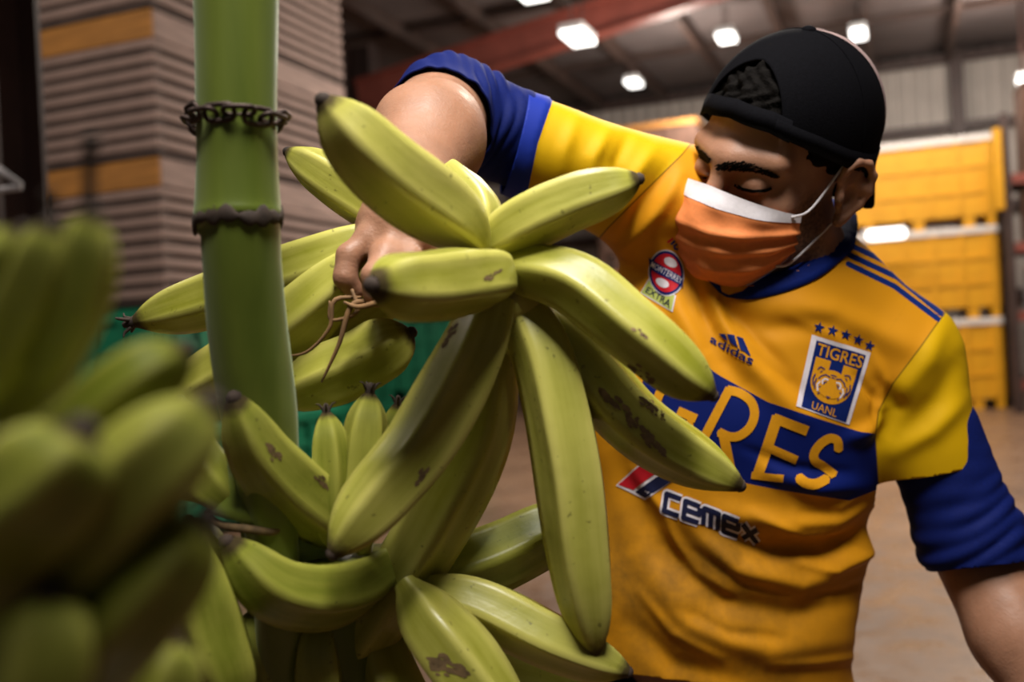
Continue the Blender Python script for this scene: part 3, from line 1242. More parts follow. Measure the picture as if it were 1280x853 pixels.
sec = 1 + 0.02 * np.cos(3 * ang + 1) + 0.012 * np.cos(7 * ang)
v = dense[:, None, :] + (np.cos(ang)[None, :, None] * U[:, None, :] + np.sin(ang)[None, :, None] * Wv[:, None, :]) * (rd[:, None] * sec[None, :])[:, :, None]
fc = [(i * 40 + j, i * 40 + (j + 1) % 40, (i + 1) * 40 + (j + 1) % 40, (i + 1) * 40 + j) for i in range(89) for j in range(40)]
fc += [tuple(range(40))[::-1], tuple(89 * 40 + j for j in range(40))]
part('stem', mesh_np('stem', v.reshape(-1, 3), fc), M['stalk'], stalk)


def ring_scar(cx, cy, rpx, tilt, thick, name='joint_scar', rag=0.35, d=SD):
    c = P(cx, cy, d)
    R = rpx * d / F
    n, k = 48, 8
    vs = []
    for i in range(n):
        a = 2 * math.pi * i / n
        x = math.cos(a)
        y = math.sin(a)
        z = tilt * x + 0.0018 * math.sin(3 * a + 1) + 0.001 * math.sin(7 * a)
        th = thick * (1 + rag * math.sin(11 * a) * math.sin(5 * a + 2))
        for j in range(k):
            b = 2 * math.pi * j / k
            rr = R + 0.0016 * math.cos(b)
            vs.append((c[0] + rr * x, c[1] + rr * y, c[2] + z + th * math.sin(b)))
    fs = [(i * k + j, ((i + 1) % n) * k + j, ((i + 1) % n) * k + (j + 1) % k, i * k + (j + 1) % k) for i in range(n) for j in range(k)]
    return mesh_np(name, vs, fs)


part('joint_scar', ring_scar(298, 276, 53.0, 0.0005, 0.0048, rag=0.7), M['tip'], stalk)
# flaring lower joint with its brown torn edge
fl = tube('joint_flare', [P(326, 545, .690), P(322, 600, .692), P(310, 648, .690)], [.020, .024, .029], 20, 8)
part('joint_flare', fl, M['stalk'], stalk)
part('joint_scar', tube('joint_scar', [P(258, 640, .685), P(276, 656, .668), P(312, 662, .660), P(345, 664, .668), P(356, 640, .68)], [.0018, .0026, .003, .0026, .0015], 8, 22), M['scar'], stalk)
low = stalk
GREEN_SHADED.add(stalk.name)
lo1 = plantain([(452, 668, .725), (395, 632, .695), (330, 572, .66), (293, 498, .635)], 92, low, 0.3, 1.15,
         prof=[.4, .6, .85, .96, 1.0, .98, .90, .78, .64, .48, .34, .22])
plantain([(420, 690, .70), (414, 640, .69), (412, 570, .69), (408, 516, .69)], 52, low, 0.2, 1.15, ragged=True)
plantain([(455, 690, .71), (452, 630, .70), (456, 560, .70), (462, 492, .70)], 62, low, 0.5, 1.15, ragged=True)
plantain([(470, 660, .735), (484, 610, .73), (492, 560, .73), (497, 506, .73)], 50, low, 0.1, 1.15, ragged=True)
plantain([(505, 690, .745), (425, 738, .70), (345, 735, .655), (284, 678, .635)], 92, low, 0.62, 1.15,
         prof=[.2, .5, .82, .95, 1.0, .98, .92, .80, .66, .5, .34, .22])
plantain([(300, 640, .68), (262, 600, .68), (236, 560, .69), (226, 500, .70)], 66, low, 0.2, 1.15)
plantain([(330, 640, .70), (280, 610, .71), (240, 600, .72), (180, 590, .73)], 60, low, 0.2, 1.15)
plantain([(236, 660, .63), (242, 720, .62), (262, 790, .62), (300, 890, .62)], 96, low, 0.4, 1.15)
plantain([(340, 690, .70), (300, 720, .71), (262, 700, .70), (236, 650, .69)], 66, low, 0.1, 1.15)
plantain([(330, 760, .72), (320, 800, .71), (335, 860, .71), (360, 920, .72)], 76, low, 0.4, 1.15)
plantain([(400, 760, .72), (392, 810, .71), (400, 880, .71), (420, 940, .72)], 76, low, 0.6, 1.15)
part('bunch_core', tube('bunch_core', [P(350, 640, .72), P(390, 740, .75), P(430, 860, .77), P(450, 960, .78)], [.03, .05, .06, .05], 16, 14), M['stalk'], stalk)

# --- hand lower right on the same bunch
lowr = empty('plantain_hand', V(500, 760, 0.76))
tag(lowr, 'low plantain hand pointing right in front of the shirt hem', 'plantains', 'plantain hands')
plantain([(500, 745, .77), (570, 716, .77), (640, 688, .78), (735, 640, .79)], 84, lowr, 0.2, 1.15, mat='banana_green_shaded')
plantain([(500, 735, .73), (590, 752, .72), (690, 800, .71), (784, 840, .71)], 74, lowr, 0.35, 1.15)
vv = plantain([(505, 728, .71), (540, 782, .695), (585, 840, .685), (650, 930, .68)], 92, lowr, 0.55, 1.15)
plantain([(470, 770, .76), (476, 830, .74), (500, 890, .73), (540, 960, .73)], 90, lowr, 0.3, 1.15)
plantain([(520, 780, .78), (600, 830, .77), (680, 850, .77), (760, 900, .77)], 84, lowr, 0.3, 1.15)
part('crown', tube('crown', [P(470, 740, .765), P(500, 742, .755), P(530, 770, .77)], [.024, .026, .024], 12, 8), M['stalk'], lowr)

# --- blurred hand close to the lens on the left
BLUNT = [.34, .42, .68, .90, .99, 1.0, 1.0, .95, .86, .70, .52, .30]
near = empty('plantain_hand', V(-20, 620, 0.28))
GREEN_SHADED.add(near.name)
tag(near, 'blurred plantain hand close to the lens along the left side', 'plantains', 'plantain hands')
plantain([(-20, 560, .291), (40, 470, .284), (92, 370, .284), (116, 268, .284)], 89, near, 0.3, prof=BLUNT)
plantain([(-70, 560, .284), (-10, 450, .278), (36, 360, .278), (64, 282, .278)], 89, near, 0.3, prof=BLUNT)
plantain([(-110, 500, .278), (-60, 420, .278), (-10, 350, .278), (30, 290, .278)], 85, near, 0.3, prof=BLUNT)
plantain([(-40, 640, .284), (60, 580, .278), (150, 500, .278), (234, 438, .284)], 98, near, 0.5, prof=BLUNT)
plantain([(-60, 780, .271), (60, 700, .258), (170, 600, .255), (262, 508, .264)], 142, near, 0.15, prof=BLUNT)
plantain([(-80, 720, .244), (0, 650, .241), (60, 600, .241), (102, 540, .244)], 159, near, 0.6, prof=BLUNT)
plantain([(-20, 930, .271), (90, 840, .264), (175, 750, .258), (256, 652, .264)], 129, near, 0.6, prof=BLUNT)
plantain([(-60, 960, .244), (10, 920, .238), (50, 850, .238), (62, 745, .241)], 148, near, 0.4, prof=BLUNT)
plantain([(-120, 640, .278), (-70, 540, .278), (-20, 460, .278), (90, 380, .291)], 102, near, 0.2, prof=BLUNT)
plantain([(60, 1000, .291), (130, 940, .291), (190, 880, .291), (216, 800, .298)], 106, near, 0.4, prof=BLUNT)
plantain([(-40, 860, .298), (40, 800, .298), (120, 700, .298), (180, 640, .304)], 117, near, 0.4, prof=BLUNT)
part('crown', tube('crown', [P(-110, 480, .291), P(-90, 620, .298), P(-80, 760, .298), P(-60, 960, .291)], [.018, .028, .028, .018], 14, 10), M['stalk'], near)
for (x, y0, y1) in ((113, 168, 268), (62, 240, 285)):
    part('dry_strand', tube('dry_strand', [P(x + 2, y0, .284), P(x - 1, (y0 + y1) / 2, .284), P(x, y1, .284)], [.0026, .0016, .0022], 7, 8), M['tip'], near)


# --- brown scars with a shape of their own
def scar(o, line, width, count, size):
    """a rubbed brown patch: ragged specks gathered along a line (pixels)"""
    me = o.data
    vs = [v.co.copy() for v in me.vertices]
    bvh = BVHTree.FromPolygons(vs, [tuple(p.vertices) for p in me.polygons])
    dc = Decal(bvh)
    line = np.array(line, float)
    polys = []
    for _ in range(count):
        s_ = random.random() * (len(line) - 1)
        k_ = int(s_)
        c = line[k_] * (1 - (s_ - k_)) + line[k_ + 1] * (s_ - k_)
        tdir = line[k_ + 1] - line[k_]
        tdir /= np.linalg.norm(tdir)
        ndir = np.array([-tdir[1], tdir[0]])
        taper = math.sin(math.pi * (0.12 + 0.76 * s_ / (len(line) - 1)))
        c = c + ndir * random.gauss(0, width * 0.33) * taper
        r_ = size * random.uniform(0.4, 1.2)
        polys.append([c + tdir * r_ * 1.7 * math.cos(t) * random.uniform(.7, 1.2) + ndir * r_ * 0.8 * math.sin(t) * random.uniform(.7, 1.2) for t in np.linspace(0, 2 * math.pi, 8, endpoint=False)])
    dc.add(polys_bm(polys), M['scar'], 0.0003, 6.0)
    return dc.build('scar', o)


scar(hp['E'], [(752, 490), (776, 512), (806, 542), (832, 570)], 11, 70, 3.6)
scar(hp['E'], [(799, 498), (815, 508), (832, 526)], 8, 26, 2.8)
scar(hp['D'], [(790, 411), (800, 416), (808, 422)], 4, 9, 2.2)
scar(hp['D'], [(786, 458), (800, 466), (816, 478)], 9, 26, 2.4)
scar(hp['G'], [(534, 586), (528, 596), (520, 608)], 6, 18, 2.6)
scar(hp['G'], [(570, 406), (562, 418), (554, 432)], 7, 24, 2.8)
scar(hp['C'], [(606, 350), (618, 344), (628, 336)], 6, 16, 2.2)
scar(vv, [(538, 828), (556, 832), (584, 844)], 16, 50, 4.0)
scar(lo1, [(334, 556), (342, 566), (350, 574)], 9, 26, 2.4)
scar(lo1, [(394, 594), (402, 604), (410, 612)], 7, 18, 2.2)

# --- iron chain looped round the stalk
ch = empty('chain', V(296, 152, SD))
tag(ch, 'dark rusty iron chain looped round the green stalk', 'chain')
RC = 52.5 * SD / F
nl = 15
lr, lt = 0.0064, 0.0017
link_me = None
for i in range(nl):
    a = 2 * math.pi * i / nl
    n, k = 20, 8
    vs = []
    for q in range(n):
        b = 2 * math.pi * q / n
        cx = 0.0056 * (1 if math.cos(b) > 0 else -1) * min(1, abs(math.cos(b)) * 3) + lr * 0.62 * math.cos(b)
        cz = lr * 0.78 * math.sin(b)
        for j in range(k):
            g = 2 * math.pi * j / k
            rr = lt * math.cos(g)
            vs.append((cx + rr * math.cos(b), lt * math.sin(g), cz + rr * math.sin(b)))
    fs = [(q * k + j, ((q + 1) % n) * k + j, ((q + 1) % n) * k + (j + 1) % k, q * k + (j + 1) % k) for q in range(n) for j in range(k)]
    if link_me is None:
        link_me = mesh_np('link', vs, fs)
        link_me.materials.append(M['chain'])
    o = bpy.data.objects.new('link', link_me)
    COL.objects.link(o)
    o.parent = ch
    rr = RC + 0.0012
    o.location = (rr * math.cos(a), rr * math.sin(a), 0.0016 * math.sin(2 * a) + 0.0015 * math.cos(5 * a))
    tw = 0.35 if i % 2 else 1.25
    o.rotation_euler = (Matrix.Rotation(a + math.pi / 2, 3, 'Z') @ Matrix.Rotation(tw, 3, 'X')).to_euler()

# ================================================================== the worker
HEAD_S = 0.955
HR = np.array(Matrix.Rotation(math.radians(-54.6), 3, 'Z') @ Matrix.Rotation(math.radians(13.0), 3, 'X') @ Matrix.Rotation(math.radians(26.0), 3, 'Y'))
HC = P(973.6, 202.0, 1.05)


def H2W(p):
    return HC + (np.atleast_2d(np.asarray(p, float)) * HEAD_S) @ HR.T


def W2H(p):
    return ((np.atleast_2d(np.asarray(p, float)) - HC) @ HR) / HEAD_S


NECK = P(996, 330, 1.10)
R_SH, R_EL, R_WR = P(842, 258, 1.09), P(556, 134, 1.00), P(510, 250, 0.80)
L_SH, L_EL, L_WR = P(1122, 458, 1.11), P(1232, 715, 1.10), P(1335, 925, 1.00)
PELV = P(880, 930, 1.21)
foot_z = 0.0

person = empty('person', (float(PELV[0]), float(PELV[1]), 0.0))
tag(person, 'worker in a yellow and blue jersey, black cap and orange mask gripping plantains', 'person')

# ---- body: head and neck at fine resolution
hd = Field((-.12, -.15, -.26), (.15, .15, .16), 0.0022)
hd.ell((0, .012, .045), (.077, .099, .085), None, 0.0)
hd.ell((0, -.030, -.030), (.063, .062, .085), None, .03)
hd.ell((0, -.046, -.085), (.044, .044, .032), None, .03)
hd.ell((0, -.088, -.106), (.018, .016, .016), None, .02)
for s in (-1, 1):
    hd.cap((s * .055, .004, -.060), (s * .020, -.074, -.104), .014, .014, .03)
    hd.ell((s * .044, -.062, -.026), (.018, .016, .014), None, .02)
    hd.cap((s * .048, -.072, .022), (s * .010, -.092, .020), .011, .012, .02)
    hd.ell((s * .032, -.104, -.001), (.019, .014, .011), None, .012, sub=True)
    hd.ell((s * .032, -.079, -.001), (.0155, .0145, .0125), None, .004)
    hd.cap((s * .020, -.0925, -.0055), (s * .045, -.0875, -.0060), .0022, .0022, .003)
    hd.ell((s * .012, -.106, -.041), (.009, .010, .008), None, .008)
    # ear: plate, rolled helix, inner fold, bowl, tragus, lobe
    hd.ell((s * .0830, .015, -.010), (.0075, .022, .032), None, .006)
    hel = [(.083, -.006, .004), (.086, -.002, .016), (.090, .010, .023), (.094, .024, .020), (.097, .033, .006), (.096, .033, -.012), (.092, .026, -.027), (.087, .014, -.038), (.083, .004, -.043)]
    for p0, p1 in zip(hel[:-1], hel[1:]):
        hd.cap((s * p0[0], p0[1], p0[2]), (s * p1[0], p1[1], p1[2]), .0040, .0040, .004)
    hd.cap((s * .084, .022, .0), (s * .090, .028, -.008), .007, .007, .006)
    hd.cap((s * .0885, .018, .010), (s * .0885, .021, -.024), .0032, .0030, .003)
    hd.ell((s * .090, .008, -.015), (.0065, .0095, .013), None, .003, sub=True)
    hd.ell((s * .086, -.004, -.016), (.0045, .005, .008), None, .003)
    hd.ell((s * .084, .008, -.042), (.0055, .009, .009), None, .005)
hd.cap((0, -.094, .010), (0, -.116, -.034), .008, .0115, .012)
hd.ell((0, -.094, -.066), (.023, .012, .006), None, .006)
hd.ell((0, -.093, -.077), (.021, .012, .007), None, .006)
nl_ = W2H(NECK)[0]
hd.cap((0, .018, -.060), nl_ * np.array([1, 1, 1]), .056, .060, .025)
hv, hq = hd.nets()
hv = relax(hv, hq, 1, 0.4)
hloc = hv.copy()
hw = H2W(hv)
# stubble along jaw and sideburn, with the cheek's shade painted in (head-local)
bx = np.clip((np.abs(hloc[:, 0]) - .030) / .02, 0, 1) * np.clip((-.005 - hloc[:, 2]) / .02, 0, 1)
jaw = bx * np.clip(1 - np.abs(hloc[:, 1] + .020) / .036, 0, 1) * (hloc[:, 2] > -.11)
beard_shade = np.clip(jaw * 1.3, 0, 0.85)

# ---- body: right forearm and gripping hand
af = Field(np.minimum.reduce([R_EL, R_WR, P(420, 390, .72)]) - .08, np.maximum.reduce([R_EL, R_WR, P(560, 250, .72)]) + .08, 0.0024)
mid = P(535, 176, .905)
af.cap(R_EL + (R_EL - mid) * 0.05, mid, .0480, .0460, 0.0)
af.cap(mid, R_WR, .0455, .0290, .03)
PALM = P(500, 290, .768)
af.cap(R_WR, PALM, .0285, .030, .02)
af.ell(PALM, (.033, .019, .034), np.array(Matrix.Rotation(math.radians(20), 3, 'Y')), .015)
fing = {  # knuckle, middle joint, last joint, tip
    'index': [(462, 300, .752), (436, 320, .742), (431, 347, .738), (443, 364, .744)],
    'middle': [(482, 322, .736), (468, 346, .716), (470, 368, .718), (488, 372, .734)],
    'ring': [(497, 328, .738), (488, 352, .722), (492, 370, .726), (506, 372, .740)],
    'little': [(516, 324, .742), (512, 346, .728), (516, 362, .732), (526, 364, .742)],
    'thumb': [(520, 292, .755), (546, 300, .740), (566, 318, .730), (578, 332, .726)],
}
frad = {'index': .0096, 'middle': .0098, 'ring': .0092, 'little': .0080, 'thumb': .0110}
for kf, ch_ in fing.items():
    p = [P(*c) for c in ch_]
    r_ = frad[kf]
    af.cap(PALM, p[0], .014, r_ * 1.08, .006)
    if kf != 'thumb':
        af.cap(R_WR * .5 + PALM * .5 + np.array([0, -.024, .004]), p[0] + np.array([0, -.007, .002]), .0030, .0038, .004)
    af.cap(p[0], p[1], r_ * 1.08, r_, .004)
    af.cap(p[1], p[2], r_, r_ * .92, .003)
    af.cap(p[2], p[3], r_ * .92, r_ * .80, .003)
    af.ell(p[0], (r_ * 1.15,) * 3, None, .006)
# tendon lines on the forearm and wrist
af.cap(R_EL * .6 + R_WR * .4 + np.array([-.022, -.030, .020]), R_WR + np.array([-.012, -.018, .008]), .008, .006, .025)
av, aq = af.nets()
av = relax(av, aq, 3, 0.5)

# ---- body: left forearm with hand resting low beside him
lf = Field(np.minimum(L_EL, P(1400, 1090, .9)) - .09, np.maximum(L_EL, P(1400, 1090, 1.05)) + .09, 0.0045)
lm = L_EL * .6 + L_WR * .4
lf.cap(L_EL * 1.3 - lm * .3, lm, .047, .046, 0.0)
lf.cap(lm, L_WR, .045, .030, .02)
LP = L_WR + (L_WR - L_EL) * 0.30
lf.cap(L_WR, LP, .028, .030, .02)
dirn = (L_WR - L_EL) / np.linalg.norm(L_WR - L_EL)
sidev = np.cross(dirn, np.array([0, 1.0, 0]))
sidev /= np.linalg.norm(sidev)
for k, (off, ln) in enumerate(((-.030, .070), (-.010, .080), (.010, .075), (.028, .058))):
    a0 = LP + sidev * off + dirn * .015
    a1 = a0 + dirn * ln * .5 + np.array([0, -.012, 0])
    a2 = a1 + dirn * ln * .35 + np.array([0, -.025, 0])
    lf.cap(a0, a1, .0100, .0092, .004)
    lf.cap(a1, a2, .0092, .0080, .002)
lf.cap(LP + sidev * -.026 - dirn * .03, LP + sidev * -.055 + dirn * .025, .012, .010, .006)
lv, lq = lf.nets()
lv = relax(lv, lq, 1)

# ---- body: trunk and legs (inside the clothes)
HIPS = [PELV + np.array([-.085, 0, -.06]), PELV + np.array([.085, 0, -.06])]
KNEES = [np.array([PELV[0] - .13, PELV[1] - .05, .46]), np.array([PELV[0] + .17, PELV[1] + .02, .46])]
ANK = [np.array([PELV[0] - .14, PELV[1] + .02, .085]), np.array([PELV[0] + .22, PELV[1] + .10, .085])]
tb = Field((PELV[0] - .35, PELV[1] - .28, -.01), (PELV[0] + .5, PELV[1] + .35, 1.32), 0.011)
RT = lambda deg: np.array(Matrix.Rotation(math.radians(deg), 3, 'Y'))
tb.ell(P(925, 480, 1.13), (.150, .085, .17), RT(16), 0.0)
tb.ell(P(892, 700, 1.165), (.130, .085, .18), RT(6), .05)
tb.ell(PELV, (.15, .10, .12), None, .05)
tb.cap(P(925, 430, 1.13), NECK, .06, .055, .04)
tb.cap(R_SH, R_EL * .8 + R_SH * .2, .042, .040, .03)
tb.cap(L_SH, L_EL, .043, .041, .03)
for k in range(2):
    tb.cap(HIPS[k], KNEES[k], .078, .056, .03)
    tb.cap(KNEES[k], ANK[k], .052, .038, .02)
    tb.cap(ANK[k] + np.array([0, .02, -.045]), ANK[k] + np.array([0, -.14, -.055]), .030, .026, .015)
tv, tq = tb.nets()
tv = relax(tv, tq, 1)

allv, allq, bd, base = [], [], [], 0
for vv_, qq_, bb in ((hw, hq, beard_shade), (av, aq, np.zeros(len(av))), (lv, lq, np.zeros(len(lv))), (tv, tq, np.zeros(len(tv)))):
    allv.append(vv_)
    allq.append(qq_ + base)
    bd.append(bb)
    base += len(vv_)
body_me = quads_np('body', np.vstack(allv), np.vstack(allq))
set_attr(body_me, 'beard_shade', np.concatenate(bd))
body = part('body', body_me, M['skin'], person)
head_bvh = BVHTree.FromPolygons([Vector(v) for v in hw], [tuple(q) for q in hq.tolist()])

# paint lines (signed, in pixels, of the garment's own panels)


def side_of(p, line):
    """signed distance to an open polyline: positive on its left when walking it (image y down)"""
    line = np.asarray(line, float)
    d, t = poly_dist(p, line)
    best = np.full(len(p), 1e9)
    sg = np.ones(len(p))
    ext = line.copy()
    ext[0] += (line[0] - line[1]) / np.linalg.norm(line[0] - line[1]) * 400
    ext[-1] += (line[-1] - line[-2]) / np.linalg.norm(line[-1] - line[-2]) * 400
    for i in range(len(ext) - 1):
        a, b = ext[i], ext[i + 1]
        dd, _ = seg_dist(p, a, b)
        cr = (b[0] - a[0]) * (p[:, 1] - a[1]) - (b[1] - a[1]) * (p[:, 0] - a[0])
        m = dd < best
        best[m] = dd[m]
        sg[m] = np.sign(cr[m])
    return best * sg


# ---- jersey
jl = np.minimum.reduce([P(640, 300, 1.0), P(700, 880, 1.0), P(650, 100, 1.0)]) - np.array([.10, .10, .06])
jh = np.maximum.reduce([P(1240, 300, 1.25), P(860, 90, 1.2)]) + np.array([.06, .08, .05])
jf = Field(jl, jh, 0.0034)
jf.ell(P(925, 487, 1.13), (.190, .112, .195), RT(18), 0.0)
jf.ell(P(892, 705, 1.165), (.173, .112, .20), RT(5), .05)
jf.ell(P(872, 905, 1.20), (.195, .125, .17), RT(0), .05)
jf.cap(P(842, 268, 1.10), P(965, 372, 1.11), .062, .075, .04)
jf.cap(P(1008, 350, 1.13), P(1122, 445, 1.12), .066, .062, .04)
jf.cap(R_SH, P(620, 169, 1.025), .064, .0500, .04)
jf.cap(L_SH, P(1172, 605, 1.105), .066, .0535, .03)
jv, jq = jf.nets()
jv = relax(jv, jq, 3, 0.5)
jn = vert_normals(jv, jq)
jp = project(jv)
front = np.clip(-jn[:, 1] * 1.5 + 0.3, 0, 1)

# real folds: ridges (+) and valleys (-) along traced lines; amplitude in metres, width in pixels
folds = [
    ([(858, 250), (880, 330), (905, 400), (940, 455), (1000, 520)], .0055, 15),
    ([(842, 300), (868, 370), (892, 430), (925, 480)], -.0045, 13),
    ([(830, 330), (850, 390), (880, 440)], .004, 14),
    ([(885, 340), (915, 395), (960, 445), (1010, 505)], -.0045, 12),
    ([(960, 380), (1040, 392), (1100, 420), (1150, 440)], .0045, 18),
    ([(900, 385), (960, 410), (1040, 405)], -.0030, 14),
    ([(1100, 480), (1120, 510), (1098, 545)], -.006, 14),
    ([(1060, 550), (1085, 540), (1110, 520)], .005, 10),
    ([(960, 590), (1020, 610), (1080, 605)], .005, 12),
    ([(900, 640), (980, 655), (1040, 650), (1080, 625)], .006, 15),
    ([(880, 660), (960, 690), (1030, 688), (1082, 660)], -.006, 13),
    ([(850, 640), (920, 710), (1000, 730), (1080, 700)], .0055, 15),
    ([(830, 690), (900, 750), (990, 770), (1085, 745)], -.005, 15),
    ([(800, 700), (860, 780), (960, 815), (1080, 800)], .0045, 18),
    ([(790, 780), (840, 830), (920, 850)], -.004, 14),
    ([(1040, 700), (1075, 690), (1085, 660)], .006, 11),
    ([(770, 560), (800, 640), (860, 720)], -.004, 18),
    # finer creases
    ([(868, 262), (890, 345), (918, 410), (955, 462)], -.0022, 6),
    ([(850, 330), (872, 395), (902, 445)], .0022, 6),
    ([(905, 390), (940, 430), (985, 470)], .0020, 6),
    ([(985, 395), (1040, 420), (1070, 450)], .0016, 7),
    ([(1090, 440), (1108, 480), (1100, 520)], .0030, 6),
    ([(1070, 470), (1095, 500), (1092, 535)], -.0026, 6),
    ([(940, 640), (1000, 668), (1060, 662)], .0022, 6),
    ([(1000, 640), (1050, 640), (1078, 625)], -.0026, 6),
    ([(870, 690), (930, 730), (980, 742)], -.0020, 6),
    ([(985, 700), (1040, 712), (1080, 690)], .0024, 6),
    ([(830, 660), (870, 715), (930, 752)], .0022, 7),
    ([(1020, 745), (1060, 740), (1084, 725)], -.0024, 6),
    ([(850, 760), (910, 790), (980, 798)], -.0020, 7),
    ([(800, 740), (840, 790), (900, 822)], .0022, 7),
    ([(960, 830), (1020, 828), (1080, 820)], .0020, 7),
    ([(930, 560), (990, 585), (1060, 590)], -.0018, 6),
    ([(790, 590), (830, 640), (850, 690)], .0022, 7),
    # raised sleeve
    ([(760, 165), (740, 200), (735, 250)], .0035, 9),
    ([(785, 170), (770, 205), (772, 245)], -.0030, 8),
    ([(815, 190), (790, 225), (770, 285)], .0040, 10),
    ([(838, 205), (812, 245), (780, 300)], -.0040, 10),
    ([(720, 150), (705, 190), (700, 230)], .0022, 9),
    ([(850, 220), (825, 262), (770, 320)], .0035, 9),
    # low sleeve
    ([(1180, 400), (1160, 450), (1120, 500)], .003, 14),
    ([(1200, 450), (1170, 500), (1125, 545)], -.003, 14),
    ([(1205, 500), (1165, 540), (1120, 565)], .003, 12),
]
disp = np.zeros(len(jv))
for line, amp, wpx in folds:
    d, t = poly_dist(jp, line)
    disp += 1.7 * amp * np.exp(-(d / wpx) ** 2) * np.sin(np.pi * np.clip(t * 0.86 + 0.07, 0, 1)) ** 0.7
disp *= front
disp += 0.0010 * np.sin(jv[:, 2] * 60 + jv[:, 0] * 35) * np.sin(jv[:, 0] * 48 - jv[:, 2] * 21)
# the hem rolls forward a little
cz_ = side_of(jp, [(702, 80), (690, 128), (672, 180), (660, 238), (650, 280)])
disp += np.where(jp[:, 1] < 330, .0030 * np.clip(cz_ / 5.0, 0, 1), 0)
jv = jv + jn * disp[:, None]

jp = project(jv)
up = side_of(jp, [(740, 360), (838, 428), (900, 470), (960, 503), (1030, 526), (1075, 540), (1098, 543)])     # + below the line
lo = -side_of(jp, [(720, 470), (790, 540), (850, 578), (910, 600), (970, 612), (1020, 620), (1062, 626), (1090, 615)])
rs = side_of(jp, [(905, 130), (852, 194), (800, 245), (760, 285), (725, 326), (690, 365)])
ls = -side_of(jp, [(1190, 330), (1183, 388), (1150, 435), (1116, 480), (1098, 515), (1094, 548), (1100, 640)])
# right sleeve only left of its seam and above the trunk
inr = np.minimum(rs, 1e9)
m_r = (jp[:, 1] < 345)
rsl = np.where(m_r, rs, -50.0)
lsl = np.where(jp[:, 0] > 1060, ls, -50.0)
sleeve = np.maximum(rsl, lsl)
band = np.minimum(up, lo)
band = np.where(sleeve > 0, -np.abs(sleeve), np.minimum(band, np.where(sleeve > -60, -sleeve, 60)))
st = np.full(len(jv), -50.0)
for line in ([(1060, 330), (1118, 358), (1174, 400)], [(1062, 319), (1122, 347), (1178, 393)], [(1066, 308), (1126, 336), (1183, 386)]):
    d, t = poly_dist(jp, line)
    st = np.maximum(st, 3.4 - d)
# the left arm's stripes stop at the seam
st = np.where((sleeve > 0) & (jp[:, 0] > 1060), -np.abs(st) - 1, st)
cuff = side_of(jp, [(702, 80), (690, 128), (672, 180), (660, 238), (650, 280)])
cuff = np.where(jp[:, 1] < 330, cuff, -50.0)
d1, _ = poly_dist(jp, [(852, 194), (800, 245), (760, 285), (725, 326)])
d2, _ = poly_dist(jp, [(1183, 388), (1150, 435), (1116, 480), (1098, 515), (1094, 548)])
seam = np.where(np.abs(sleeve) < 45, sleeve, 50.0)
gr = np.clip((jp[:, 1] - 560) / 150, 0, 1) * np.clip((1090 - jp[:, 0]) / 160, 0.3, 1)

jme = quads_np('jersey', jv, jq)
for nm, val in (('sleeve', sleeve), ('band', band), ('stripe', st), ('cuff', cuff), ('seam', seam), ('grime_shade', gr)):
    set_attr(jme, nm, val)


def cut(me, co, no, radius):
    """slice a garment open: removes what lies beyond the plane within a radius of the point"""
    bm = bmesh.new()
    bm.from_mesh(me)
    co = Vector(co)
    no = Vector(no).normalized()
    fs = [f for f in bm.faces if (f.calc_center_median() - co).length < radius]
    es = {e for f in fs for e in f.edges}
    vs = {v for f in fs for v in f.verts}
    bmesh.ops.bisect_plane(bm, geom=list(vs) + list(es) + fs, plane_co=co, plane_no=no, clear_outer=False, clear_inner=False)
    rm = [f for f in bm.faces if (f.calc_center_median() - co).length < radius * 0.98 and (f.calc_center_median() - co).dot(no) > 0]
    bmesh.ops.delete(bm, geom=rm, context='FACES')
    bm.to_mesh(me)
    bm.free()


cut(jme, P(643, 176, 1.033), P(600, 162, 1.030) - P(680, 184, 1.040), 0.12)
cut(jme, P(1171, 581, 1.105), P(1178, 640, 1.105) - P(1168, 580, 1.105) + np.array([.004, 0, 0]), 0.085)
hn = np.cross(P(1085, 866, 1.17) - P(790, 845, 1.075), np.array([0, 1, -.22]))
cut(jme, P(790, 845, 1.075), hn * -np.sign(hn[2]), 0.6)
NAX = (H2W((0, .018, -.060))[0] - NECK)
NAX /= np.linalg.norm(NAX)
# the neckline: traced on the jersey in front, closed behind the neck
pre = bmesh.new()
pre.from_mesh(jme)
pre_bvh = BVHTree.FromBMesh(pre)
pre.free()
loop = []
for (x, y) in ((866, 318), (880, 346), (899, 366), (918, 373), (945, 374), (985, 364), (1020, 349), (1048, 328), (1066, 308), (1076, 288)):
    h_ = pre_bvh.ray_cast(CAMO, ray(x, y))[0]
    if h_ is not None: loop.append(np.array(h_))
for (x, y, d) in ((1066, 262, 1.165), (1020, 246, 1.195), (950, 246, 1.19), (892, 268, 1.150)):
    loop.append(P(x, y, d))
loop = np.array(loop)
CCN = loop.mean(0)
lp = catmull(np.vstack([loop[-2:], loop, loop[:2]]), 40 * (len(loop) + 3) + 1)[80:-80][::8]
ex = lp[0] - CCN
ex -= NAX * (ex @ NAX)
ex /= np.linalg.norm(ex)
ey = np.cross(NAX, ex)


def loop_polar(q):
    q = q - CCN
    return math.atan2(q @ ey, q @ ex), math.hypot(q @ ey, q @ ex), q @ NAX


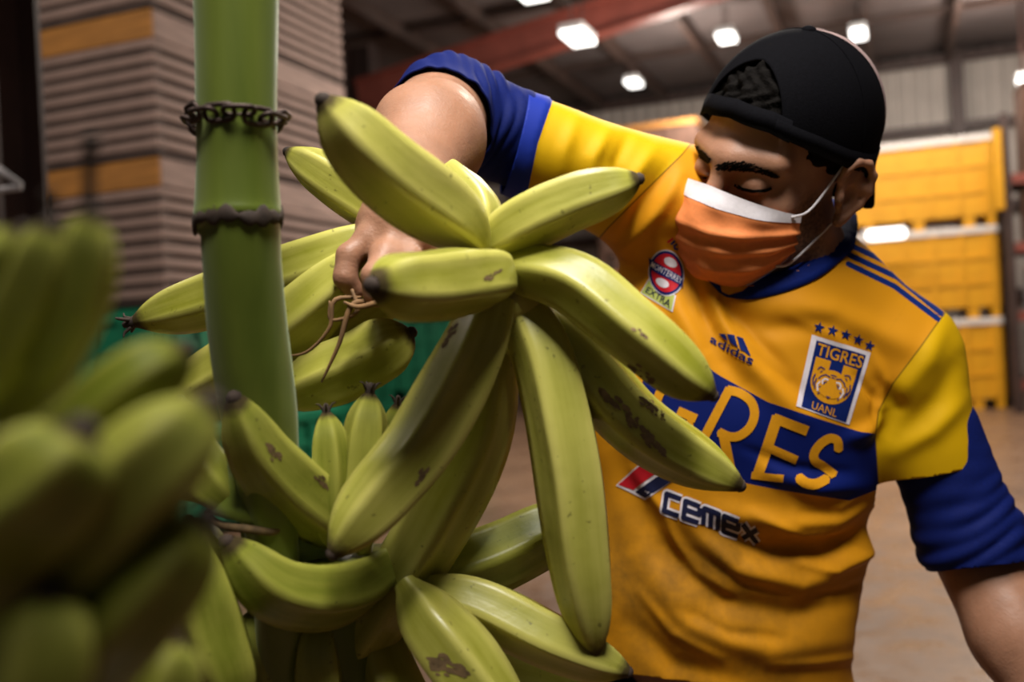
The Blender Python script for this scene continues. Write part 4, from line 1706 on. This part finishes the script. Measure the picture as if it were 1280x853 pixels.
pol = sorted(loop_polar(q) for q in lp)
pa = np.array([p[0] for p in pol]); pr = np.array([p[1] for p in pol]); ph2 = np.array([p[2] for p in pol])
pa3 = np.r_[pa - 2 * np.pi, pa, pa + 2 * np.pi]; pr3 = np.tile(pr, 3); ph3 = np.tile(ph2, 3)
bm = bmesh.new()
bm.from_mesh(jme)
rm = []
for f in bm.faces:
    q_ = np.array(f.calc_center_median())
    if np.linalg.norm(q_ - CCN) > .16: continue
    a_, r_, h_ = loop_polar(q_)
    if r_ < np.interp(a_, pa3, pr3) - .006 and -.10 < h_ < .045:
        rm.append(f)
bmesh.ops.delete(bm, geom=rm, context='FACES')
bm.to_mesh(jme)
bm.free()
jersey = part('jersey', jme, M['jersey'], person)
sm = jersey.modifiers.new('thick', 'SOLIDIFY')
sm.thickness = 0.0022
sm.offset = -1
jb_bm = bmesh.new()
jb_bm.from_mesh(jme)
jersey_bvh = BVHTree.FromBMesh(jb_bm)
jb_bm.free()

# collar: ribbed blue band that rides on the jersey and stands round the neck
n = 96
vs = []
for i in range(n):
    a = -math.pi + 2 * math.pi * i / n
    r_ = float(np.interp(a, pa3, pr3))
    h_ = float(np.interp(a, pa3, ph3))
    dirv = ex * math.cos(a) + ey * math.sin(a)
    q0_ = CCN + dirv * r_ + NAX * h_
    px0 = project(q0_[None])[0][0]
    loc, nor, _, _ = pre_bvh.find_nearest(Vector(q0_))
    nor = np.array(nor)
    b0_ = q0_ + nor * (.0022 if px0 > 900 else .0008)
    ri = min(r_ - .012, .030 + .42 * r_)
    px0 = project(q0_[None])[0][0]
    lift = .020 if (px0 > 925 or q0_[1] > CCN[1]) else float(np.interp(px0, [900, 925], [.0, .020]))
    inn = CCN + dirv * ri + NAX * (h_ + lift)
    rib = 0.0005 * math.cos(a * 48)
    m1 = b0_ * .7 + inn * .3 + nor * (.0022 + rib)
    m2 = b0_ * .35 + inn * .65 + nor * (.0020 + rib)
    for q in (q0_ - nor * .003, b0_, m1, m2, inn, inn - dirv * .003 - NAX * .003, m2 - nor * .006):
        vs.append(q)
k = 7
fs = [(i * k + j, ((i + 1) % n) * k + j, ((i + 1) % n) * k + (j + 1) % k, i * k + (j + 1) % k) for i in range(n) for j in range(k)]
part('collar', mesh_np('collar', vs, fs), M['collar'], jersey)

# ---- undershirt sleeves
HEM = P(550, 143, .958)
uf = Field(np.minimum(P(520, 260, .93), P(500, 60, .93)) - .06, np.maximum(P(700, 60, 1.1), P(700, 260, 1.1)) + .03, 0.0028)
EC = P(561, 138, 1.004)
uf.cap(P(690, 190, 1.05), P(636, 170, 1.03), .0440, .0455, 0.0)
uf.cap(P(636, 170, 1.03), EC, .0455, .0505, .01)
uf.cap(EC, P(537, 163, .915), .0495, .0485, .015)
uv, uq = uf.nets()
uv = relax(uv, uq, 2)
un = vert_normals(uv, uq)
axd = EC - P(690, 190, 1.05)
al = np.linalg.norm(axd)
axd /= al
s_ = (uv - P(690, 190, 1.05)) @ axd
ph_ = uv[:, 2] * 25
wr = (np.sin(s_ * 420 + 2.4 * np.sin(ph_ * 2.0 + s_ * 30) + 1.6 * np.sin(uv[:, 1] * 55)) + 0.7 * np.sin(s_ * 250 - ph_ * 3.3 + uv[:, 1] * 60)) * 0.35 + 0.5
amp = np.interp(s_, [.0, .05, .075, .12, .15], [.0, .0016, .0052, .0046, .0022])
uv = uv + un * (wr * amp * (0.6 + 0.4 * np.sin(ph_ * 3 + s_ * 90)))[:, None]
ume = quads_np('undershirt_sleeve', uv, uq)
hem_n = (R_WR - R_EL) / np.linalg.norm(R_WR - R_EL)
cut(ume, HEM, hem_n + np.array([-.10, 0, -.05]), 0.14)
us = part('undershirt_sleeve', ume, M['blue'], person)
us['label'] = 'wrinkled blue undershirt sleeve on the raised arm'
sm = us.modifiers.new('thick', 'SOLIDIFY')
sm.thickness = 0.002
sm.offset = 1

LH = P(1229, 705, 1.10)
u2 = Field(np.minimum(P(1090, 760, 1.1), LH) - .09, np.maximum(P(1240, 540, 1.12), LH) + .09, 0.0032)
u2.cap(P(1163, 540, 1.105), P(1212, 672, 1.10), .0500, .0500, 0.0)
u2.cap(P(1212, 672, 1.10), P(1252, 760, 1.085), .0500, .0495, .02)
wv, wq = u2.nets()
wv = relax(wv, wq, 2)
wn = vert_normals(wv, wq)
ax2 = LH - P(1163, 540, 1.105)
ax2 /= np.linalg.norm(ax2)
s_ = (wv - P(1163, 540, 1.105)) @ ax2
wr = (np.sin(s_ * 330 + 2.6 * np.sin(wv[:, 0] * 45 + s_ * 25) + 1.8 * np.sin(wv[:, 1] * 50)) + 0.8 * np.sin(s_ * 190 + wv[:, 0] * 90)) * 0.35 + 0.5
wv = wv + wn * (wr * np.interp(s_, [.0, .05, .09, .14, .17], [.0, .0008, .0030, .0036, .0014]))[:, None]
wme = quads_np('undershirt_sleeve', wv, wq)
cut(wme, LH, P(1250, 760, 1.09) - P(1222, 690, 1.10) + np.array([-.012, -.004, 0]), 0.13)
us2 = part('undershirt_sleeve', wme, M['blue'], person)
us2['label'] = 'navy blue undershirt sleeve on the hanging arm'
sm = us2.modifiers.new('thick', 'SOLIDIFY')
sm.thickness = 0.002
sm.offset = 1

# ---- trousers and boots below the frame
tf = Field((PELV[0] - .4, PELV[1] - .25, .05), (PELV[0] + .5, PELV[1] + .32, 1.02), 0.010)
tf.ell(PELV + np.array([0, 0, .02]), (.160, .108, .13), None, 0.0)
for k in range(2):
    tf.cap(HIPS[k], KNEES[k], .092, .072, .03)
    tf.cap(KNEES[k], ANK[k] + np.array([0, 0, .05]), .070, .060, .02)
xv, xq = tf.nets()
part('trousers', quads_np('trousers', relax(xv, xq, 2), xq), M['trouser'], person)
for k in range(2):
    bf = Field(ANK[k] - np.array([.08, .24, .1]), ANK[k] + np.array([.08, .1, .12]), 0.006)
    bf.cap(ANK[k] + np.array([0, 0, .06]), ANK[k] + np.array([0, .01, -.03]), .050, .048, 0.0)
    bf.cap(ANK[k] + np.array([0, .02, -.043]), ANK[k] + np.array([0, -.16, -.047]), .042, .038, .02)
    yv, yq = bf.nets()
    yv = relax(yv, yq, 2)
    yv[:, 2] = np.maximum(yv[:, 2], 0.0)
    part('boot', quads_np('boot', yv, yq), M['shoe'], person)

# ---- hair under the cap and in its front opening
hf = Field((-.11, -.12, -.07), (.11, .13, .14), 0.0028)
hf.ell((0, .014, .048), (.0815, .1035, .087), None, 0.0)
gv, gq = hf.nets()
gn = vert_normals(gv, gq)
az = np.arctan2(gv[:, 0], -gv[:, 1])            # 0 at the forehead
rimz = np.interp(np.abs(az), [0, .5, .9, 1.15, 1.45, 1.7, 2.3, 3.15], [.066, .058, .040, .010, -.004, -.014, -.035, -.045])
keep = gv[:, 2] > rimz
curl = .0035 * np.sin(gv[:, 0] * 330 + 2 * np.sin(gv[:, 2] * 190)) * np.sin(gv[:, 2] * 260 + gv[:, 1] * 150)
curl += .005 * np.clip(1 - np.abs(az) / .75, 0, 1) * (0.5 + 0.5 * np.sin(gv[:, 0] * 210) * np.sin(gv[:, 2] * 230 + 1))
gv = gv + gn * (curl * np.where(np.abs(az) < 1.0, 1, 0.35))[:, None]
gq = gq[keep[gq].all(1)]
hair_me = quads_np('hair', H2W(gv), gq)
hair = part('hair', hair_me, M['hair'], person)
sm = hair.modifiers.new('thick', 'SOLIDIFY')
sm.thickness = 0.004
sm.offset = -1

# ---- cap, worn backwards
CC = np.array([0, .012, .040])
NA, NT = 160, 26


def cap_pt(a, t, off=0.0, elev0=None):
    """a azimuth (0 forehead), t 0 at the rim .. 1 at the button"""
    aa = abs((a + math.pi) % (2 * math.pi) - math.pi)
    rim = np.interp(aa, [0, .5, 1.0, 1.4, 1.8, 2.4, 3.15], [.062, .056, .038, .020, .006, -.002, -.004]) + .002
    e0 = math.atan2(rim - CC[2], .095) if elev0 is None else elev0
    e = e0 + (math.pi / 2 - e0) * t
    rx, ry, rz = .0865 + off, .1085 + off, .0985 + off
    ce_, se_ = math.cos(e), math.sin(e)
    if e < 0:
        ce_ = 1.0 - 0.25 * (1 - ce_)
    # six panels, each slightly domed
    pan = 1 - 0.010 * abs(math.cos(3 * a)) ** 8 * (1 - t) ** 0.3
    return CC + np.array([math.sin(a) * ce_ * rx * pan, -math.cos(a) * ce_ * ry * pan, se_ * rz]), e


def arch(a):
    """height (in t) of the adjuster opening over the forehead"""
    aa = abs((a + math.pi) % (2 * math.pi) - math.pi)
    w = 0.62
    if aa > w: return 0.0
    return 0.47 * math.sqrt(max(0, 1 - (aa / w) ** 2)) ** 1.0


vs, fs = [], []
for i in range(NA):
    a = 2 * math.pi * i / NA
    t0 = arch(a)
    for j in range(NT):
        t = t0 + (1 - t0) * j / (NT - 1) * 0.995
        vs.append(cap_pt(a, t)[0])
for i in range(NA):
    for j in range(NT - 1):
        k2 = (i + 1) % NA
        fs.append((i * NT + j, k2 * NT + j, k2 * NT + j + 1, i * NT + j + 1))
fs.append(tuple(i * NT + NT - 1 for i in range(NA)))
cap_me = mesh_np('cap', H2W(vs), fs)
cap_o = part('cap', cap_me, M['cap'], person)
sm = cap_o.modifiers.new('thick', 'SOLIDIFY')
sm.thickness = 0.0025
sm.offset = 1
# strap across the forehead
vs, fs = [], []
ns = 40
for i in range(ns):
    a = -0.72 + 1.44 * i / (ns - 1)
    for (t, off) in ((-.02, .0015), (.13, .0005), (.13, .0035), (-.02, .0045)):
        vs.append(cap_pt(a, t, off)[0])
for i in range(ns - 1):
    for j in range(4):
        fs.append((i * 4 + j, (i + 1) * 4 + j, (i + 1) * 4 + (j + 1) % 4, i * 4 + (j + 1) % 4))
part('strap', mesh_np('strap', H2W(vs), fs), M['cap'], cap_o)
# band edge round the rim
vs, fs = [], []
ns = 140
for i in range(ns):
    a = 0.55 + (2 * math.pi - 1.1) * i / (ns - 1)
    for (t, off) in ((-.01, .001), (.10, .0024), (.10, .0038), (-.01, .0042)):
        vs.append(cap_pt(a, t, off)[0])
for i in range(ns - 1):
    for j in range(4):
        fs.append((i * 4 + j, (i + 1) * 4 + j, (i + 1) * 4 + (j + 1) % 4, i * 4 + (j + 1) % 4))
part('rim_band', mesh_np('rim_band', H2W(vs), fs), M['cap'], cap_o)
# brim at the back, drooping to the neck
vs, fs = [], []
na, nr = 25, 10
for i in range(na):
    a = math.pi + (i / (na - 1) - .5) * 1.75
    base_p = cap_pt(a, 0.0, .002)[0]
    u = abs(i / (na - 1) - .5) * 2
    ln = .062 * math.sqrt(max(0, 1 - u ** 2.6)) + .002
    out = HR.T @ np.array([-.12, .1, -1.0]) + np.array([math.sin(a) * .15, -math.cos(a) * .12, 0])
    for j in range(nr):
        t = j / (nr - 1)
        vs.append(base_p + out * ln * t + np.array([0, 0, -.010 * u * u * t]))
for i in range(na - 1):
    for j in range(nr - 1):
        fs.append((i * nr + j, (i + 1) * nr + j, (i + 1) * nr + j + 1, i * nr + j + 1))
br = part('brim', mesh_np('brim', H2W(vs), fs), M['cap'], cap_o)
sm = br.modifiers.new('thick', 'SOLIDIFY')
sm.thickness = 0.004
sm.offset = 0
# button
top = cap_pt(0, 1.0)[0] + np.array([0, 0, .002])
bm = bmesh.new()
bmesh.ops.create_uvsphere(bm, u_segments=16, v_segments=8, radius=1.0)
for v in bm.verts:
    v.co = Vector(H2W(top + np.array([v.co.x * .008, v.co.y * .008, v.co.z * .0045]))[0])
me = bpy.data.meshes.new('button')
bm.to_mesh(me)
bm.free()
part('button', me, M['cap'], cap_o)
# pale front panel, now facing backwards
vs, fs = [], []
ni, nj = 20, 20
for i in range(ni):
    a = math.pi + (i / (ni - 1) - .5) * 2.05
    for j in range(nj):
        vs.append(cap_pt(a, .20 + .76 * j / (nj - 1), .0032)[0])
for i in range(ni - 1):
    for j in range(nj - 1):
        fs.append((i * nj + j, (i + 1) * nj + j, (i + 1) * nj + j + 1, i * nj + j + 1))
pp = part('pale_panel', mesh_np('pale_panel', H2W(vs), fs), M['cap_light'], cap_o)
# seams
for k in range(6):
    a = math.pi / 6 + k * math.pi / 3
    if arch(a) > 0: continue
    q = [H2W(cap_pt(a, t, .0028)[0])[0] for t in np.linspace(.12, .99, 12)]
    part('seam', tube('seam', q, [.0009, .0009], 6, 24), M['cap'], cap_o)

# ---- mask
NU, NV = 49, 41


def mask_pt(u, v, off=0.0):
    phi = u * math.radians(82)
    yf = np.interp(v, [0, .15, .35, .6, .82, 1.0], [-.1145, -.124, -.132, -.127, -.116, -.098])
    wv_ = np.interp(v, [0, .3, .7, 1.0], [.066, .069, .067, .058])
    ys = -.026
    cx = abs(math.sin(phi)) ** 0.92 * math.copysign(1, phi)
    x = wv_ * cx
    y = ys + (yf - ys) * abs(math.cos(phi)) ** 0.85
    zt_ = -.006 - .026 * abs(u) ** 1.6
    zb_ = -.127 + .044 * abs(u) ** 2.0
    z = zt_ + (zb_ - zt_) * v
    fade = (1 - abs(u) ** 4)
    o_ = off + .004 * abs(u) ** 2
    # pleats and diagonal creases
    for vc in (.36, .55, .74):
        sv = (v - vc - .03 * math.sin(u * 3.1 + vc * 7)) / .045
        o_ += .0046 * (math.exp(-sv * sv) - 0.7 * math.exp(-(sv - 1.6) ** 2)) * (0.35 + 0.65 * abs(u) + 0.2 * math.sin(u * 5)) * 1.0
    o_ += (.0020 * math.sin(9 * v + 6 * u) * math.sin(5 * u + 1.2) + .0011 * math.sin(23 * v - 9 * u + 1.0) * math.sin(7 * u + 3 * v)) * fade * min(1, v * 6)
    nrm = np.array([math.sin(phi), -math.cos(phi), 0.0])
    return np.array([x, y, z]) + nrm * o_


def mask_patch(v0, v1, off, nv):
    vs = [mask_pt(-1 + 2 * i / (NU - 1), v0 + (v1 - v0) * j / (nv - 1), off) for i in range(NU) for j in range(nv)]
    fs = [(i * nv + j, i * nv + j + 1, (i + 1) * nv + j + 1, (i + 1) * nv + j) for i in range(NU - 1) for j in range(nv - 1)]
    return H2W(vs), fs


v_, f_ = mask_patch(0, 1, 0, NV)
mask_o = part('face_mask', mesh_np('face_mask', v_, f_), M['mask'], person)
sm = mask_o.modifiers.new('thick', 'SOLIDIFY')
sm.thickness = 0.0010
sm.offset = 0
v_, f_ = mask_patch(-.005, .135, .0011, 7)
part('nose_band', mesh_np('nose_band', v_, f_), M['mask_white'], mask_o)
v_, f_ = mask_patch(.985, 1.004, .0010, 3)
part('lower_binding', mesh_np('lower_binding', v_, f_), M['mask_white'], mask_o)
for s in (-1, 1):
    top_c = mask_pt(s * .90, .05, .0015)
    bot_c = mask_pt(s * .86, .93, .0015)
    q = [top_c, top_c + np.array([s * .010, .018, .010]), np.array([s * .0805, .004, .022]), np.array([s * .081, .022, .024]), np.array([s * .078, .034, .004])]
    part('ear_loop', tube('ear_loop', H2W(q), [.0013, .0013], 8, 24), M['mask_white'], mask_o)
    q = [bot_c, bot_c + np.array([s * .007, .018, .004]), np.array([s * .073, .010, -.052]), np.array([s * .076, .030, -.036]), np.array([s * .078, .034, .004])]
    part('ear_loop', tube('ear_loop', H2W(q), [.0013, .0013], 8, 24), M['mask_white'], mask_o)

# ---- brows (short hairs) and lash lines, draped on the face
for cl, hw_ in (([(856, 177), (866, 184), (877, 193), (886, 201)], [4.0, 5.5, 5.5, 3.5]),
                ([(897, 209), (915, 207), (934, 208), (953, 213), (972, 221)], [4.5, 6.5, 6.5, 4.5, 1.5])):
    cl = np.array(cl, float)
    ps = []
    for _ in range(170):
        s_ = random.random() * (len(cl) - 1)
        k_ = min(int(s_), len(cl) - 2)
        c_ = cl[k_] * (1 - (s_ - k_)) + cl[k_ + 1] * (s_ - k_)
        w_ = np.interp(s_, range(len(hw_)), hw_)
        td = cl[k_ + 1] - cl[k_]
        td /= np.linalg.norm(td)
        nd = np.array([td[1], -td[0]])
        o_ = random.uniform(-1, 1) * w_ * 0.75
        c_ = c_ + nd * o_
        dr = td * random.uniform(.7, 1.0) + nd * random.uniform(.1, .6)
        ps += stroke([c_ - dr * 3.4, c_ + dr * 3.4], 1.3)
    Decal(head_bvh).add(polys_bm(ps), M['hair'], 0.0012, 4.0).build('eyebrow', person)
for line, w in (([(860, 215), (868, 219), (877, 222), (884, 222)], 3.4), ([(918, 231), (928, 236), (942, 239), (956, 238), (964, 235)], 3.6)):
    Decal(head_bvh).add(polys_bm(stroke(line, w)), M['hair'], 0.0010, 4.0).build('eyelashes', person)

# ---- prints on the jersey
def crop(ox, oy, sc):
    return lambda pts: [(ox + x / sc, oy + y / sc) for x, y in pts]


def ellipse(cx, cy, a, b, rot=0.0, n=28, t0=0.0, t1=2 * math.pi):
    c, s = math.cos(rot), math.sin(rot)
    out = []
    for i in range(n):
        t = t0 + (t1 - t0) * i / (n if abs(t1 - t0 - 2 * math.pi) < 1e-6 else n - 1)
        x, y = a * math.cos(t), b * math.sin(t)
        out.append((cx + x * c - y * s, cy + x * s + y * c))
    return out


def put_text(dc, body, tl, tr, br, bl, mat, off=0.0012, bold=0.0, spacing=1.0):
    q = quadmap(tl, tr, br, bl)
    bm = map_bm(text_bm(body, bold, spacing), lambda u, v: q(u, 1 - v))
    dc.add(bm, mat, off, 5.0)


# big letters on the chest band
K = crop(760, 460, 3.553)
for nm, strokes in (('chest_letter', [([(540, 92), (418, 325)], 40), ([(528, 98), (585, 112), (635, 150), (650, 205), (630, 262), (585, 300), (540, 305), (492, 285)], 40), ([(512, 292), (548, 475)], 44)]),
                    ('chest_letter', [([(752, 215), (662, 485)], 48), ([(735, 222), (885, 280)], 44), ([(715, 355), (838, 410)], 38), ([(636, 476), (778, 492)], 32)]),
                    ('chest_letter', [([(1022, 366), (1018, 325), (985, 312), (945, 335), (915, 375), (918, 412), (960, 440), (1005, 478)], 40), ([(845, 488), (880, 512), (925, 515), (972, 492)], 44)]),
                    ('chest_letter', [([(402, 80), (355, 36), (290, 40), (232, 110), (212, 190), (250, 252), (318, 268), (372, 246)], 40), ([(392, 226), (310, 190)], 40)]),
                    ('chest_letter', [([(165, -40), (92, 190)], 42)]),
                    ('chest_letter', [([(62, -92), (-12, 140)], 42), ([(-6, -112), (128, -62)], 40)])):
    dc = Decal(jersey_bvh)
    for pts, w in strokes:
        if len(pts) > 3: pts = [tuple(q) for q in catmull(pts, len(pts) * 4)]
        dc.add(polys_bm(stroke(K(pts), w / 3.553)), M['p_gold'], 0.0009, 6.0)
    dc.build(nm, jersey)

# sponsor flag and word below the band
dc = Decal(jersey_bvh)
dc.add(polys_bm([K([(36, 522), (150, 418), (322, 478), (168, 586)])]), M['p_white'], 0.0007, 6)
dc.add(polys_bm([K([(46, 518), (152, 426), (232, 452), (114, 542)])]), M['p_red'], 0.0011, 6)
dc.add(polys_bm([K([(122, 550), (246, 464), (308, 486), (168, 578)])]), M['p_navy'], 0.0011, 6)
q0 = quadmap(*K([(262, 556), (668, 716), (668, 782), (250, 636)]))
cells = [('C', 0.0), ('E', .205), ('M', .41), ('E', .625), ('X', .83)]
glyph = {'C': [[(1, .02), (0, .02), (0, .98), (1, .98)]], 'E': [[(1, .02), (0, .02), (0, .98), (1, .98)], [(0, .5), (1, .5), (1, .1)]],
         'M': [[(0, 1), (0, .02), (1, .02), (1, 1)], [(.5, .02), (.5, 1)]], 'X': [[(0, .05), (1, .98)], [(1, .05), (0, .98)]]}
for lay, (w, mt, of) in enumerate(((11.5, 'p_white', .0007), (6.2, 'p_navy', .0012))):
    for g, u0 in cells:
        for pl in glyph[g]:
            pts = [q0(u0 + .155 * x, y) for x, y in pl]
            ext = []
            dc.add(polys_bm(stroke(pts, w)), M[mt], of, 6.0)
dc.build('sponsor_print', jersey)

# small maker's mark: three slanted bars and a word
K2 = crop(780, 280, 4.739)
dc = Decal(jersey_bvh)
for b_ in ([(562, 650), (602, 653), (618, 694), (592, 680)], [(612, 653), (652, 660), (676, 732), (634, 704)], [(664, 668), (702, 680), (748, 786), (692, 744)]):
    dc.add(polys_bm([K2(b_)]), M['p_blue'], .0009, 4)
put_text(dc, 'adidas', *K2([(520, 655), (772, 790), (756, 838), (506, 700)]), M['p_blue'], .0009, 0.012)
dc.build('maker_mark', jersey)

# round beer badge with its lime tag
dc = Decal(jersey_bvh)
dc.add(polys_bm([K2([(156, 312), (96, 412), (290, 524), (308, 424), (230, 400)])]), M['p_white'], .0006, 4)
dc.add(polys_bm([K2([(160, 320), (104, 408), (284, 514), (300, 426), (230, 400)])]), M['p_lime'], .0009, 4)
put_text(dc, 'EXTRA', *K2([(146, 372), (286, 458), (272, 500), (128, 406)]), M['p_navy'], .0013, 0.014)
for (a, b, mt, of) in ((104, 140, 'p_white', .0011), (98, 133, 'p_blue', .0014), (84, 118, 'p_red', .0017)):
    dc.add(polys_bm([K2(ellipse(252, 290, a, b, -0.12))]), M[mt], of, 4)
dc.add(polys_bm([K2(ellipse(276, 226, 42, 26, 0.6, 14))]), M['p_white'], .0019, 4)
dc.add(polys_bm([K2(ellipse(232, 350, 42, 24, 0.6, 14))]), M['p_white'], .0019, 4)
dc.add(polys_bm([K2([(150, 195), (350, 322), (345, 378), (158, 262)])]), M['p_blue'], .0021, 4)
put_text(dc, 'MONTERREY', *K2([(174, 216), (346, 325), (334, 362), (162, 248)]), M['p_white'], .0024, 0.004, 1.06)
dc.build('badge_print', jersey)
dc = Decal(jersey_bvh)
dc.add(polys_bm([K2([(250, 104), (288, 78), (296, 88), (262, 114)])]), M['p_red'], .0009, 4)
dc.add(polys_bm([K2([(272, 118), (300, 92), (306, 104), (284, 124)])]), M['p_blue'], .0009, 4)
dc.add(polys_bm(stroke(K2([(318, 118), (298, 126), (300, 146), (322, 150)]), 2.2)), M['p_blue'], .0009, 4)
dc.build('shoulder_print', jersey)

# club crest: white-edged blue shield with a striped cat's head, name above, letters below
K3 = crop(980, 380, 5.33)
tl, tr, br_, bl = K3([(185, 205), (578, 325), (432, 806), (78, 682)])
Q = quadmap(tl, tr, br_, bl)
dc = Decal(jersey_bvh)


def cr(polys, mt, of):
    dc.add(polys_bm([[tuple(Q(u, v)) for u, v in p] for p in polys]), M[mt], of, 4)


cr([[(0, 0), (1, 0), (1, 1), (0, 1)]], 'p_white', .0007)
cr([[(.09, .055), (.93, .055), (.93, .985), (.09, .985)]], 'p_blue', .0010)
sh = [(.14, .27), (.86, .27)] + [(.50 + .36 * math.cos(t), .56 + .27 * math.sin(t)) for t in np.linspace(0, math.pi, 18)]
cr([sh], 'p_gold', .0013)
cr([[(.40, .255), (.62, .255), (.62, .46), (.40, .46)]], 'p_blue', .0015)
cr([ellipse(.50, .57, .26, .19, 0, 20)], 'p_gold', .0017)
bmt = text_bm('TIGRES', .012)
dc.add(map_bm(bmt, lambda u, v: Q(.13 + .78 * u, .245 - .165 * v)), M['p_gold'], .0013, 4)
bmt = text_bm('UANL', .0)
dc.add(map_bm(bmt, lambda u, v: Q(.27 + .46 * u, .965 - .105 * v)), M['p_gold'], .0013, 4)
for s in (-1, 1):
    def X(u): return .50 + s * u
    for pl, w, mt in (([(X(.29), .43), (X(.25), .385), (X(.17), .40)], 1.3, 'p_blue'),
                      ([(X(.24), .455), (X(.20), .43)], 1.1, 'p_blue'),
                      ([(X(.05), .485), (X(.13), .465), (X(.20), .50), (X(.24), .55)], 1.5, 'p_blue'),
                      ([(X(.31), .50), (X(.33), .57), (X(.30), .65)], 1.7, 'p_blue'),
                      ([(X(.27), .55), (X(.285), .61), (X(.26), .69)], 1.5, 'p_blue'),
                      ([(X(.07), .525), (X(.13), .520), (X(.165), .555), (X(.15), .60)], 1.9, 'p_white'),
                      ([(X(.20), .575), (X(.235), .63), (X(.20), .71)], 1.9, 'p_white'),
                      ([(X(.09), .555), (X(.13), .575), (X(.12), .60)], 1.5, 'p_blue'),
                      ([(X(.17), .635), (X(.20), .655)], 1.3, 'p_blue'),
                      ([(X(.16), .72), (X(.19), .745)], 1.3, 'p_blue'),
                      ([(X(.0), .445), (X(.05), .452)], 1.3, 'p_blue'),
                      ([(X(.0), .475), (X(.03), .485)], 1.2, 'p_blue')):
        dc.add(polys_bm(stroke([tuple(Q(*p)) for p in pl], w)), M[mt], .0020, 4)
cr([[(.455, .735), (.545, .735), (.50, .765)]], 'p_blue', .0020)
dc.build('club_crest', jersey)
for (x, y) in ((232, 157), (322, 178), (410, 205), (492, 238), (568, 278)):
    (cx, cy), = K3([(x, y)])
    pts = []
    for k in range(10):
        r_ = 7.4 if k % 2 == 0 else 3.0
        t = -math.pi / 2 + k * math.pi / 5 + 0.25
        pts.append((cx + r_ * math.cos(t), cy + r_ * math.sin(t)))
    dc = Decal(jersey_bvh)
    dc.add(polys_bm([pts]), M['p_blue'], .0009, 5)
    dc.build('star', jersey)
